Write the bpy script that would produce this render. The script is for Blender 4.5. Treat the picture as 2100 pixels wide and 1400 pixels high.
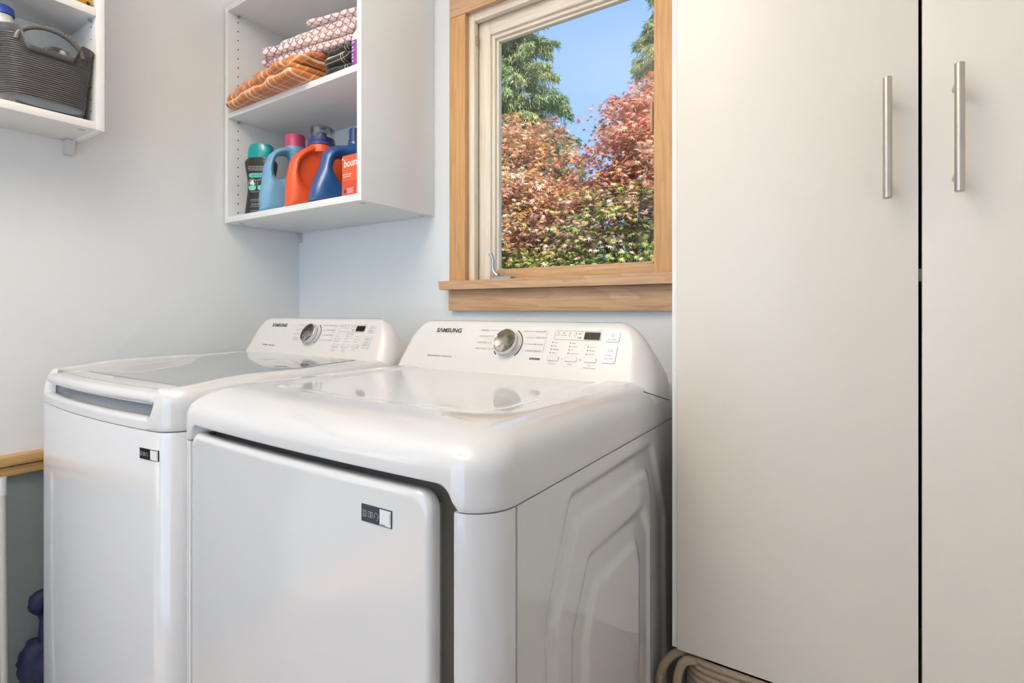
import bpy, bmesh, math, random
import numpy as np
from mathutils import Vector, Matrix, noise as mnoise
from mathutils.geometry import delaunay_2d_cdt

for o in list(bpy.data.objects):
    bpy.data.objects.remove(o, do_unlink=True)
S = bpy.context.scene
COL = S.collection
R = math.radians
CZ = 1.11                                   # eye height

# ------------------------------------------------------------------ camera
cd = bpy.data.cameras.new('camera'); cam = bpy.data.objects.new('camera', cd); COL.objects.link(cam)
cd.sensor_width = 36.0; cd.sensor_fit = 'HORIZONTAL'
cd.lens = 1086.13 / 2100 * 36
cd.shift_y = -(700 - 636.63) / 2100
cd.clip_start = 0.01; cd.clip_end = 300
cam.location = (1.8667, -1.2882, CZ)
cam.rotation_euler = (R(90), 0, R(33.536))
S.camera = cam

# ------------------------------------------------------------------ world, sun, lights, exposure
S.view_settings.view_transform = 'Standard'
S.view_settings.look = 'None'
S.view_settings.gamma = 1.0
S.view_settings.use_curve_mapping = False
S.view_settings.exposure = 0.10

wd = bpy.data.worlds.new('sky'); S.world = wd; wd.use_nodes = True
nt = wd.node_tree; nt.nodes.clear()
wo = nt.nodes.new('ShaderNodeOutputWorld'); bg = nt.nodes.new('ShaderNodeBackground')
tc = nt.nodes.new('ShaderNodeTexCoord'); sx = nt.nodes.new('ShaderNodeSeparateXYZ')
rp = nt.nodes.new('ShaderNodeValToRGB')
rp.color_ramp.elements[0].position = 0.0; rp.color_ramp.elements[0].color = (0.42, 0.62, 0.95, 1)
rp.color_ramp.elements[1].position = 0.75; rp.color_ramp.elements[1].color = (0.19, 0.36, 0.80, 1)
nt.links.new(tc.outputs['Generated'], sx.inputs[0]); nt.links.new(sx.outputs['Z'], rp.inputs[0])
nt.links.new(rp.outputs[0], bg.inputs[0]); bg.inputs[1].default_value = 1.25
nt.links.new(bg.outputs[0], wo.inputs[0])

sd = bpy.data.lights.new('sun', 'SUN'); sun = bpy.data.objects.new('sun', sd); COL.objects.link(sun)
sd.energy = 9.5; sd.angle = R(0.6); sd.color = (1.0, 0.93, 0.82)
sun.rotation_euler = Vector((-0.62, 0.55, -0.72)).to_track_quat('-Z', 'Y').to_euler()
sun.location = (4, -4, 8)

def area(name, loc, aim, sx_, sy_, power, color, shape='RECTANGLE'):
    d = bpy.data.lights.new(name, 'AREA'); o = bpy.data.objects.new(name, d); COL.objects.link(o)
    d.shape = shape; d.size = sx_; d.size_y = sy_; d.energy = power; d.color = color
    o.location = loc; o.rotation_euler = (Vector(aim) - Vector(loc)).to_track_quat('-Z', 'Y').to_euler()
    return o
# added cool fill standing for daylight through an unseen doorway behind the camera
area('doorway_fill', (0.95, -2.93, 1.15), (0.95, 0, 1.15), 1.3, 2.0, 13, (0.64, 0.83, 1.0))

# ------------------------------------------------------------------ helpers
WORLD = {}
def mesh_obj(name, verts, faces, mat=None, smooth=35):
    me = bpy.data.meshes.new(name)
    me.from_pydata([tuple(v) for v in verts], [], [tuple(f) for f in faces])
    me.update()
    if smooth is not None:
        me.polygons.foreach_set('use_smooth', [True] * len(me.polygons))
        me.set_sharp_from_angle(angle=R(smooth))
    if mat: me.materials.append(mat)
    o = bpy.data.objects.new(name, me); COL.objects.link(o)
    return o

def tag(o, label=None, cat=None, group=None, kind=None):
    if label: o['label'] = label
    if cat: o['category'] = cat
    if group: o['group'] = group
    if kind: o['kind'] = kind
    return o

def thing(name, label, cat, origin, group=None, kind=None):
    o = bpy.data.objects.new(name, None); COL.objects.link(o)
    o.location = origin; o.empty_display_size = 0.05
    WORLD[o.name] = Vector(origin)
    return tag(o, label, cat, group, kind)

def part(name, verts, faces, mat, parent=None, smooth=35, uv=None, label=None):
    """verts in world space; the object's origin goes to the bottom centre of the piece"""
    V = np.array([tuple(v) for v in verts], float)
    og = (V.min(0) + V.max(0)) / 2; og[2] = V[:, 2].min()
    o = mesh_obj(name, V - og, faces, mat, smooth)
    if uv is not None:
        ul = o.data.uv_layers.new(name='UVMap')
        li = np.zeros(len(o.data.loops), int); o.data.loops.foreach_get('vertex_index', li)
        ul.data.foreach_set('uv', np.array(uv, float)[li].ravel())
    place(o, Vector(og), parent)
    if label: o['label'] = label
    return o

def spart(*a, **k):
    return tag(part(*a, **k), kind='stuff')

def place(o, world, parent):
    WORLD[o.name] = Vector(world)
    if parent is not None:
        o.parent = parent; o.location = Vector(world) - WORLD[parent.name]
    else:
        o.location = world

def copy_to(o, world, parent, rot=None):
    c = o.copy(); COL.objects.link(c); place(c, world, parent)
    if rot is not None: c.rotation_euler = rot
    return c

def boxvf(x0, x1, y0, y1, z0, z1, bev=0.0, seg=2):
    bm = bmesh.new()
    vs = [bm.verts.new(p) for p in ((x0,y0,z0),(x1,y0,z0),(x1,y1,z0),(x0,y1,z0),(x0,y0,z1),(x1,y0,z1),(x1,y1,z1),(x0,y1,z1))]
    for f in ((3,2,1,0),(4,5,6,7),(0,1,5,4),(1,2,6,5),(2,3,7,6),(3,0,4,7)): bm.faces.new([vs[i] for i in f])
    if bev > 0: bmesh.ops.bevel(bm, geom=list(bm.edges), offset=bev, segments=seg, profile=0.5, affect='EDGES')
    bm.verts.index_update()
    v = [tuple(q.co) for q in bm.verts]; f = [[q.index for q in p.verts] for p in bm.faces]; bm.free()
    return v, f

def box(name, x0, x1, y0, y1, z0, z1, mat, parent=None, bev=0.0, seg=2, label=None):
    v, f = boxvf(min(x0,x1), max(x0,x1), min(y0,y1), max(y0,y1), min(z0,z1), max(z0,z1), bev, seg)
    return part(name, v, f, mat, parent, label=label)

def merge(*vfs):
    V, Fc = [], []
    for v, f in vfs:
        b = len(V); V += [tuple(p) for p in v]; Fc += [[i + b for i in q] for q in f]
    return V, Fc

def loft(rings, cap0=True, cap1=True, closed=True):
    n = len(rings[0]); V = [p for r in rings for p in r]; Fc = []
    for k in range(len(rings) - 1):
        for i in range(n if closed else n - 1):
            j = (i + 1) % n
            Fc.append((k*n+i, k*n+j, (k+1)*n+j, (k+1)*n+i))
    if cap0: Fc.append(tuple(reversed(range(n))))
    if cap1: Fc.append(tuple(range((len(rings)-1)*n, len(rings)*n)))
    return V, Fc

def tube(pts, rad, n=8, cap=True):
    pts = [Vector(p) for p in pts]; rings = []; up = None
    for i, p in enumerate(pts):
        t = (pts[min(i+1, len(pts)-1)] - pts[max(i-1, 0)]).normalized()
        if up is None:
            up = Vector((0, 0, 1)) if abs(t.z) < 0.9 else Vector((1, 0, 0))
        a = t.cross(up).normalized(); b = a.cross(t).normalized(); up = b
        r = rad[i] if isinstance(rad, (list, tuple)) else rad
        rings.append([p + a * (r*math.cos(2*math.pi*k/n)) + b * (r*math.sin(2*math.pi*k/n)) for k in range(n)])
    V, Fc = loft(rings, cap, cap)
    return V, [tuple(reversed(f)) for f in Fc]

def lathe(prof, n=32):
    """prof: (r, z) list, around local Z"""
    rings = [[(r*math.cos(2*math.pi*k/n), r*math.sin(2*math.pi*k/n), z) for k in range(n)] for r, z in prof]
    return loft(rings, prof[0][0] > 1e-5, prof[-1][0] > 1e-5)

def xf(vf, M):
    return [tuple(M @ Vector(p)) for p in vf[0]], vf[1]

def perim(x0, x1, y0, y1, rf, rb, bow=0.0, nf=60, ns=14, nb=10, nc=9):
    """rounded rectangle in plan, counter-clockwise from the front left; front edge (y0) bows outwards"""
    P = []
    def arc(cx, cy, r, a0):
        for k in range(nc + 1):
            a = R(a0 + 90.0*k/nc); P.append((cx + r*math.cos(a), cy + r*math.sin(a)))
    for k in range(1, nf): P.append((x0+rf + (x1-x0-2*rf)*k/nf, y0))
    arc(x1-rf, y0+rf, rf, -90)
    for k in range(1, ns): P.append((x1, y0+rf + (y1-y0-rf-rb)*k/ns))
    arc(x1-rb, y1-rb, rb, 0)
    for k in range(1, nb): P.append((x1-rb - (x1-x0-2*rb)*k/nb, y1))
    arc(x0+rb, y1-rb, rb, 90)
    for k in range(1, ns): P.append((x0, y1-rb - (y1-y0-rf-rb)*k/ns))
    arc(x0+rf, y0+rf, rf, 180)
    if bow:
        xc, hw, ym = (x0+x1)/2, (x1-x0)/2, y0+0.5*(y1-y0)
        P = [(x, y - bow*(1-((x-xc)/hw)**2)*max(0, min(1, (ym-y)/(ym-y0)))) for x, y in P]
    return P

def rrect2(x0, x1, z0, z1, r, nc=8, nx=1, nz=1):
    P = []
    for cx, cz, a0 in ((x1-r, z0+r, -90), (x1-r, z1-r, 0), (x0+r, z1-r, 90), (x0+r, z0+r, 180)):
        for k in range(nc + 1):
            a = R(a0 + 90.0*k/nc); P.append((cx + r*math.cos(a), cz + r*math.sin(a)))
    return P

def sstep(a, b, x):
    t = max(0.0, min(1.0, (x-a)/(b-a))); return t*t*(3-2*t)

# text -> mesh data (verts, faces) in local XY
def text_vf(s, size, align='LEFT', shear=0.0, bold=0.0, width=None, space=1.0):
    cu = bpy.data.curves.new('t', 'FONT'); cu.body = s; cu.size = size; cu.align_x = align
    cu.shear = shear; cu.offset = bold; cu.resolution_u = 3; cu.space_character = space
    ob = bpy.data.objects.new('t', cu); COL.objects.link(ob)
    dg = bpy.context.evaluated_depsgraph_get(); dg.update()
    me = bpy.data.meshes.new_from_object(ob.evaluated_get(dg))
    v = [tuple(p.co) for p in me.vertices]; f = [tuple(p.vertices) for p in me.polygons]
    bpy.data.objects.remove(ob, do_unlink=True); bpy.data.curves.remove(cu); bpy.data.meshes.remove(me)
    if width and v:
        xs = [p[0] for p in v]; w = max(xs) - min(xs); k = width / w
        x0 = min(xs) if align == 'LEFT' else (min(xs)+max(xs))/2
        v = [((p[0]-x0)*k, p[1], p[2]) for p in v]
    return v, f

def shift(vf, dx, dy, dz=0.0): return [(p[0]+dx, p[1]+dy, p[2]+dz) for p in vf[0]], vf[1]
def rect(x0, x1, y0, y1, z=0.0): return [(x0,y0,z),(x1,y0,z),(x1,y1,z),(x0,y1,z)], [(0,1,2,3)]
def frame2(x0, x1, y0, y1, w, r=0.002, z=0.0):
    a = rrect2(x0, x1, y0, y1, r, 4); b = rrect2(x0+w, x1-w, y0+w, y1-w, max(r-w, 1e-4), 4); n = len(a)
    return [(p[0],p[1],z) for p in a+b], [(i,(i+1)%n,n+(i+1)%n,n+i) for i in range(n)]
def arc2(cx, cy, r0, r1, a0, a1, n=28, z=0.0):
    V = []
    for k in range(n+1):
        a = R(a0 + (a1-a0)*k/n); V += [(cx+r0*math.cos(a), cy+r0*math.sin(a), z), (cx+r1*math.cos(a), cy+r1*math.sin(a), z)]
    return V, [(2*k, 2*k+1, 2*k+3, 2*k+2) for k in range(n)]
def line2(x0, y0, x1, y1, w, z=0.0):
    d = Vector((x1-x0, y1-y0)).normalized(); nx, ny = -d.y*w/2, d.x*w/2
    return [(x0-nx,y0-ny,z),(x1-nx,y1-ny,z),(x1+nx,y1+ny,z),(x0+nx,y0+ny,z)], [(0,1,2,3)]

# ------------------------------------------------------------------ materials
class NG:
    def __init__(s, m): s.nt = m.node_tree
    def new(s, t, **kw):
        n = s.nt.nodes.new(t)
        for k, v in kw.items(): setattr(n, k, v)
        return n
    def set(s, sock, v):
        if isinstance(v, bpy.types.NodeSocket): s.nt.links.new(v, sock)
        else: sock.default_value = v
    def m(s, op, a, b=0.0, c=0.0):
        n = s.new('ShaderNodeMath', operation=op); s.set(n.inputs[0], a); s.set(n.inputs[1], b); s.set(n.inputs[2], c)
        return n.outputs[0]
    def mix(s, f, a, b):
        n = s.new('ShaderNodeMix', data_type='RGBA'); s.set(n.inputs[0], f); s.set(n.inputs[6], a); s.set(n.inputs[7], b)
        return n.outputs[2]

def c4(c): return (c[0], c[1], c[2], 1.0)
def pbr(name, col, rough=0.5, metal=0.0, coat=0.0, spec=0.5, nscale=0.0, ncol=0.0, bump=0.0, alpha=1.0, trans=0.0, sheen=0.0, coat_rough=0.05):
    m = bpy.data.materials.new(name); m.use_nodes = True; g = NG(m)
    b = m.node_tree.nodes['Principled BSDF']
    b.inputs['Base Color'].default_value = c4(col); b.inputs['Roughness'].default_value = rough
    b.inputs['Metallic'].default_value = metal; b.inputs['Coat Weight'].default_value = coat
    b.inputs['Coat Roughness'].default_value = coat_rough
    b.inputs['Specular IOR Level'].default_value = spec; b.inputs['Alpha'].default_value = alpha
    b.inputs['Transmission Weight'].default_value = trans; b.inputs['Sheen Weight'].default_value = sheen
    if nscale:
        t = g.new('ShaderNodeTexCoord'); n = g.new('ShaderNodeTexNoise')
        g.set(n.inputs['Vector'], t.outputs['Object']); n.inputs['Scale'].default_value = nscale; n.inputs['Detail'].default_value = 5
        if ncol:
            dk = tuple(max(0, q*(1-ncol)) for q in col)
            g.set(b.inputs['Base Color'], g.mix(n.outputs[0], c4(dk), c4(tuple(min(1, q*(1+ncol*0.6)) for q in col))))
        if bump:
            bp = g.new('ShaderNodeBump'); bp.inputs['Strength'].default_value = bump; bp.inputs['Distance'].default_value = 0.002
            g.set(bp.inputs['Height'], n.outputs[0]); g.set(b.inputs['Normal'], bp.outputs[0])
    return m

def wood(name, axis, light, mid, dark, scale=1.0, rough=0.5):
    m = bpy.data.materials.new(name); m.use_nodes = True; g = NG(m); b = m.node_tree.nodes['Principled BSDF']
    t = g.new('ShaderNodeTexCoord'); mp = g.new('ShaderNodeMapping')
    sc = [9.0, 9.0, 9.0]; sc[axis] = 0.9
    mp.inputs['Scale'].default_value = [q*scale for q in sc]; g.set(mp.inputs['Vector'], t.outputs['Object'])
    big = g.new('ShaderNodeTexNoise'); big.inputs['Scale'].default_value = 1.3; big.inputs['Detail'].default_value = 3; big.inputs['Distortion'].default_value = 0.6
    g.set(big.inputs['Vector'], mp.outputs[0])
    rings = g.m('FRACT', g.m('MULTIPLY', big.outputs[0], 9.0))
    rings = g.m('POWER', rings, 2.2)
    fine = g.new('ShaderNodeTexNoise'); fine.inputs['Scale'].default_value = 14; fine.inputs['Detail'].default_value = 6
    mp2 = g.new('ShaderNodeMapping'); sc2 = [12.0]*3; sc2[axis] = 0.5; mp2.inputs['Scale'].default_value = sc2
    g.set(mp2.inputs['Vector'], t.outputs['Object']); g.set(fine.inputs['Vector'], mp2.outputs[0])
    c = g.mix(g.m('MULTIPLY', rings, 0.75), c4(light), c4(mid))
    fr = g.m('MULTIPLY', g.m('SUBTRACT', fine.outputs[0], 0.45), 2.2)
    fr = g.m('MINIMUM', g.m('MAXIMUM', fr, 0.0), 0.6)
    g.set(b.inputs['Base Color'], g.mix(fr, c, c4(dark)))
    b.inputs['Roughness'].default_value = rough
    bp = g.new('ShaderNodeBump'); bp.inputs['Strength'].default_value = 0.15; bp.inputs['Distance'].default_value = 0.001
    g.set(bp.inputs['Height'], fine.outputs[0]); g.set(b.inputs['Normal'], bp.outputs[0])
    return m

M = {}
M['wall'] = pbr('wall_paint', (0.845, 0.87, 0.875), 0.42, nscale=160, bump=0.06)
M['dado'] = pbr('slate_dado_paint', (0.22, 0.25, 0.25), 0.5, nscale=160, bump=0.06)
M['ceiling'] = pbr('ceiling_paint', (0.86, 0.85, 0.83), 0.8, nscale=90, bump=0.05)
M['floor'] = wood('floor_wood', 0, (0.42, 0.27, 0.15), (0.33, 0.20, 0.11), (0.20, 0.12, 0.06), 0.6, 0.35)
M['melamine'] = pbr('white_melamine', (0.88, 0.88, 0.87), 0.38, nscale=400, bump=0.03)
M['edge'] = pbr('melamine_edge_band', (0.85, 0.83, 0.78), 0.45, nscale=300, bump=0.02)
M['door'] = pbr('cabinet_door_laminate', (0.78, 0.73, 0.65), 0.36, nscale=350, ncol=0.015, bump=0.03)
M['enamel'] = pbr('white_enamel', (0.67, 0.675, 0.68), 0.10, coat=0.6, nscale=40, ncol=0.006)
M['plastic_white'] = pbr('white_gloss_plastic', (0.66, 0.66, 0.665), 0.08, coat=0.5, nscale=40, ncol=0.006)
M['console'] = pbr('console_plastic', (0.72, 0.70, 0.675), 0.24, coat=0.12, nscale=40, ncol=0.006)
M['recess'] = pbr('grey_plastic', (0.36, 0.35, 0.32), 0.45, nscale=300, bump=0.02)
M['print'] = pbr('dark_print', (0.045, 0.042, 0.04), 0.5, nscale=200, ncol=0.1)
M['print_grey'] = pbr('grey_print', (0.22, 0.21, 0.20), 0.5, nscale=200, ncol=0.1)
M['display'] = pbr('display_window', (0.018, 0.014, 0.012), 0.22, spec=0.12, nscale=200, ncol=0.1)
M['lidglass'] = pbr('tinted_lid_glass', (0.20, 0.215, 0.215), 0.06, coat=1.0, spec=0.8, nscale=60, ncol=0.05, coat_rough=0.02)
M['label'] = pbr('navy_sticker', (0.022, 0.034, 0.05), 0.4, nscale=300, ncol=0.1)
M['label_white'] = pbr('white_sticker_field', (0.75, 0.76, 0.76), 0.45, nscale=300, ncol=0.02)
M['label_line'] = pbr('sticker_line_art', (0.42, 0.46, 0.48), 0.5, nscale=300, ncol=0.02)
M['steel'] = pbr('brushed_nickel', (0.52, 0.475, 0.42), 0.30, metal=1.0, nscale=120, ncol=0.06)
M['steel_grey'] = pbr('satin_grey_metal', (0.46, 0.44, 0.43), 0.35, metal=1.0, nscale=120, ncol=0.06)
M['chrome_side'] = pbr('polished_knob_rim', (0.72, 0.71, 0.69), 0.16, metal=1.0, nscale=90, ncol=0.04)
M['hole'] = pbr('dark_hole', (0.05, 0.045, 0.04), 0.8, nscale=100, ncol=0.1)
M['dark'] = pbr('black_interior', (0.012, 0.011, 0.009), 0.7, nscale=50, ncol=0.2)
M['casing_v'] = wood('fir_casing_upright', 2, (0.62, 0.36, 0.155), (0.54, 0.285, 0.105), (0.40, 0.20, 0.075))
M['casing_h'] = wood('fir_casing_level', 0, (0.60, 0.385, 0.22), (0.47, 0.275, 0.145), (0.36, 0.20, 0.10))
M['pine_h'] = wood('pine_rail', 0, (0.60, 0.38, 0.19), (0.52, 0.31, 0.14), (0.42, 0.24, 0.11))
M['daylit_v'] = wood('daylit_pine_upright', 2, (0.87, 0.80, 0.68), (0.82, 0.72, 0.56), (0.70, 0.56, 0.40), 0.8)  # sash pine made paler: window daylight put into its colour
M['daylit_h'] = wood('daylit_pine_level', 0, (0.87, 0.79, 0.69), (0.80, 0.68, 0.54), (0.66, 0.50, 0.36), 0.8)  # level pieces, with the same daylight brightening in the colour
M['rail'] = wood('oak_wall_rail', 1, (0.60, 0.37, 0.15), (0.52, 0.30, 0.11), (0.38, 0.20, 0.07))
M['teal'] = pbr('teal_plastic', (0.0, 0.30, 0.31), 0.3, coat=0.3, nscale=80, ncol=0.05)
M['black_bottle'] = pbr('black_bottle_wrap', (0.02, 0.019, 0.016), 0.3, coat=0.3, nscale=80, ncol=0.2)
M['lightblue'] = pbr('pale_blue_plastic', (0.17, 0.38, 0.58), 0.42, nscale=60, ncol=0.08)
M['pink'] = pbr('pink_cap_plastic', (0.50, 0.055, 0.15), 0.4, nscale=80, ncol=0.08)
M['orange'] = pbr('orange_plastic', (0.80, 0.105, 0.03), 0.36, nscale=60, ncol=0.06)
M['blue'] = pbr('deep_blue_plastic', (0.012, 0.085, 0.27), 0.3, coat=0.2, nscale=60, ncol=0.08)
M['bluecap'] = pbr('blue_cap_plastic', (0.022, 0.065, 0.20), 0.35, nscale=80, ncol=0.08)
M['spout'] = pbr('indigo_spout_plastic', (0.03, 0.05, 0.24), 0.3, coat=0.3, nscale=80, ncol=0.08)
M['cardboard'] = pbr('orange_carton', (0.72, 0.10, 0.04), 0.55, nscale=90, ncol=0.08)
M['carton_dark'] = pbr('orange_carton_band', (0.58, 0.07, 0.035), 0.55, nscale=90, ncol=0.08)
M['ink_white'] = pbr('white_ink', (0.85, 0.83, 0.80), 0.5, nscale=90, ncol=0.03)
M['ink_mint'] = pbr('mint_ink', (0.20, 0.62, 0.45), 0.5, nscale=90, ncol=0.05)
M['ink_teal'] = pbr('aqua_ink', (0.10, 0.48, 0.48), 0.5, nscale=90, ncol=0.05)
M['ink_grey'] = pbr('pale_ink', (0.40, 0.40, 0.37), 0.5, nscale=90, ncol=0.05)
M['crimson'] = pbr('crimson_label', (0.30, 0.015, 0.07), 0.45, nscale=90, ncol=0.1)
M['cream_label'] = pbr('cream_label', (0.75, 0.66, 0.50), 0.5, nscale=90, ncol=0.05)
M['purple'] = pbr('purple_label', (0.22, 0.045, 0.30), 0.45, nscale=90, ncol=0.1)
M['bottle_white'] = pbr('white_bottle_plastic', (0.80, 0.78, 0.74), 0.35, nscale=90, ncol=0.03)
M['basket'] = pbr('charcoal_plastic', (0.105, 0.10, 0.10), 0.33, coat=0.1, nscale=120, ncol=0.08)
M['basket_in'] = pbr('slate_plastic', (0.10, 0.12, 0.14), 0.4, nscale=120, ncol=0.08)
M['gold'] = pbr('golden_yellow_plastic', (0.72, 0.42, 0.06), 0.35, nscale=120, ncol=0.1)
M['wipes_blue'] = pbr('bright_blue_lid', (0.03, 0.10, 0.52), 0.35, nscale=90, ncol=0.06)
M['rope'] = pbr('cotton_rope', (0.40, 0.31, 0.21), 0.85, nscale=260, ncol=0.25, bump=0.8)
M['pole'] = pbr('white_painted_pole', (0.55, 0.54, 0.51), 0.5, nscale=60, ncol=0.06)
M['bag'] = pbr('navy_bag_cloth', (0.007, 0.010, 0.045), 0.7, nscale=90, ncol=0.5, bump=0.6)
M['bag_trim'] = pbr('bag_trim', (0.30, 0.30, 0.34), 0.6, nscale=90, ncol=0.1)
M['lamp_shade'] = pbr('lamp_glass', (0.9, 0.88, 0.84), 0.4, nscale=40, ncol=0.02)
M['bark'] = pbr('bark', (0.17, 0.12, 0.08), 0.9, nscale=20, ncol=0.4, bump=0.8)
M['grass'] = pbr('lawn', (0.10, 0.16, 0.05), 0.9, nscale=12, ncol=0.4, bump=0.5)

def thin_glass(name, tint, gloss=0.12, rough=0.0):
    m = bpy.data.materials.new(name); m.use_nodes = True; g = NG(m); n = m.node_tree; n.nodes.clear()
    out = g.new('ShaderNodeOutputMaterial'); tr = g.new('ShaderNodeBsdfTransparent'); gl = g.new('ShaderNodeBsdfGlossy'); mx = g.new('ShaderNodeMixShader')
    tr.inputs[0].default_value = c4(tint); gl.inputs['Roughness'].default_value = rough; gl.inputs[0].default_value = (1,1,1,1)
    fr = g.new('ShaderNodeFresnel'); fr.inputs[0].default_value = 1.45
    tx = g.new('ShaderNodeTexNoise'); tx.inputs['Scale'].default_value = 3.0
    f = g.m('MULTIPLY', g.m('MINIMUM', g.m('MULTIPLY', fr.outputs[0], gloss*8), 0.9), g.m('ADD', g.m('MULTIPLY', tx.outputs[0], 0.2), 0.85))
    n.links.new(f, mx.inputs[0]); n.links.new(tr.outputs[0], mx.inputs[1]); n.links.new(gl.outputs[0], mx.inputs[2]); n.links.new(mx.outputs[0], out.inputs[0])
    return m
M['pane'] = thin_glass('window_glass', (0.985, 0.99, 0.99), 0.022)
M['clear'] = thin_glass('clear_plastic', (0.80, 0.84, 0.86), 0.22, 0.1)
M['clearbag'] = thin_glass('clear_film', (0.80, 0.82, 0.78), 0.3, 0.15)

# brushed metal disc of the dials: fine turning marks, radial anisotropy
def dial_metal():
    m = pbr('turned_metal_dial', (0.24, 0.215, 0.155), 0.30, metal=1.0); g = NG(m); b = m.node_tree.nodes['Principled BSDF']
    tg = g.new('ShaderNodeTangent'); tg.direction_type = 'RADIAL'; tg.axis = 'Z'
    b.inputs['Anisotropic'].default_value = 0.6; g.set(b.inputs['Tangent'], tg.outputs[0])
    t = g.new('ShaderNodeTexCoord'); sp = g.new('ShaderNodeSeparateXYZ'); g.set(sp.inputs[0], t.outputs['Object'])
    rr = g.m('SQRT', g.m('ADD', g.m('MULTIPLY', sp.outputs[0], sp.outputs[0]), g.m('MULTIPLY', sp.outputs[1], sp.outputs[1])))
    w = g.m('SINE', g.m('MULTIPLY', rr, 9000.0))
    g.set(b.inputs['Roughness'], g.m('ADD', g.m('MULTIPLY', w, 0.04), 0.26))
    return m
M['dial'] = dial_metal()

def uvnode(g):
    n = g.new('ShaderNodeUVMap'); s = g.new('ShaderNodeSeparateXYZ'); g.set(s.inputs[0], n.outputs[0]); return s.outputs[0], s.outputs[1]

def plaid(name, base, band, line, dark, per, lines=((0.50, 0.535, 0.85), (0.93, 0.965, 0.75), (0.68, 0.75, 0.9), (0.22, 0.24, 0.6))):
    m = pbr(name, base, 0.85, sheen=0.3); g = NG(m); b = m.node_tree.nodes['Principled BSDF']
    u, v = uvnode(g); col = c4(base)
    def stripe(t, lo, hi):
        f = g.m('FRACT', g.m('DIVIDE', t, per))
        return g.m('MULTIPLY', g.m('GREATER_THAN', f, lo), g.m('LESS_THAN', f, hi))
    for t in (u, v):
        col = g.mix(g.m('MULTIPLY', stripe(t, 0.0, 0.46), 0.55), col, c4(band))
    for t in (u, v):
        for lo, hi, k in lines:
            col = g.mix(g.m('MULTIPLY', stripe(t, lo, hi), k), col, c4(line))
    nz = g.new('ShaderNodeTexNoise'); nz.inputs['Scale'].default_value = 9.0
    tcn = g.new('ShaderNodeTexCoord'); g.set(nz.inputs['Vector'], tcn.outputs['Object'])
    col = g.mix(g.m('MULTIPLY', nz.outputs[0], 0.25), col, c4(dark))
    g.set(b.inputs['Base Color'], col)
    return m
M['plaid_orange'] = plaid('orange_plaid_cotton', (0.78, 0.29, 0.05), (0.45, 0.11, 0.02), (0.85, 0.66, 0.50), (0.45, 0.15, 0.04), 0.125)
M['plaid_black'] = plaid('black_plaid_cotton', (0.018, 0.016, 0.015), (0.012, 0.010, 0.010), (0.55, 0.50, 0.40), (0.02, 0.018, 0.016), 0.11, ((0.30, 0.33, 0.9), (0.42, 0.44, 0.8)))

def scales(name):
    m = pbr(name, (0.80, 0.75, 0.72), 0.85, sheen=0.3); g = NG(m); b = m.node_tree.nodes['Principled BSDF']
    u, v = uvnode(g); s = 0.027
    col = c4((0.84, 0.78, 0.75))
    # overlapping rounded scales: staggered rows, only the lower rim of each oval shows
    vv = g.m('DIVIDE', v, s*0.55); total = None
    for k in (0.0,):
        row = g.m('ADD', g.m('FLOOR', vv), k)
        par = g.m('MULTIPLY', g.m('MODULO', g.m('ABSOLUTE', row), 2.0), 0.5)
        a = g.m('SUBTRACT', g.m('FRACT', g.m('ADD', g.m('DIVIDE', u, s), par)), 0.5)
        c = g.m('MULTIPLY', g.m('SUBTRACT', vv, row), 0.50)
        d = g.m('SQRT', g.m('ADD', g.m('MULTIPLY', a, a), g.m('MULTIPLY', c, c)))
        l = g.m('LESS_THAN', g.m('ABSOLUTE', g.m('SUBTRACT', d, 0.46)), 0.055)
        total = l if total is None else g.m('MAXIMUM', total, l)
    nz = g.new('ShaderNodeTexNoise'); nz.inputs['Scale'].default_value = 11.0
    tcn = g.new('ShaderNodeTexCoord'); g.set(nz.inputs['Vector'], tcn.outputs['Object'])
    ink = g.mix(g.m('LESS_THAN', nz.outputs[0], 0.52), c4((0.42, 0.06, 0.05)), c4((0.26, 0.035, 0.12)))
    g.set(b.inputs['Base Color'], g.mix(g.m('MULTIPLY', total, 0.85), col, ink))
    return m
M['scales'] = scales('scallop_print_cotton')

def leafmat(name):
    m = bpy.data.materials.new(name); m.use_nodes = True; g = NG(m); n = m.node_tree; n.nodes.clear()
    out = g.new('ShaderNodeOutputMaterial'); at = g.new('ShaderNodeAttribute'); at.attribute_name = 'Col'
    d = g.new('ShaderNodeBsdfPrincipled'); d.inputs['Roughness'].default_value = 0.32; d.inputs['Specular IOR Level'].default_value = 0.7; t = g.new('ShaderNodeBsdfTranslucent'); mx = g.new('ShaderNodeMixShader')
    n.links.new(at.outputs[0], d.inputs['Base Color']); n.links.new(at.outputs[0], t.inputs[0]); mx.inputs[0].default_value = 0.35
    n.links.new(d.outputs[0], mx.inputs[1]); n.links.new(t.outputs[0], mx.inputs[2]); n.links.new(mx.outputs[0], out.inputs[0])
    return m
M['leaf'] = leafmat('leaf')

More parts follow.
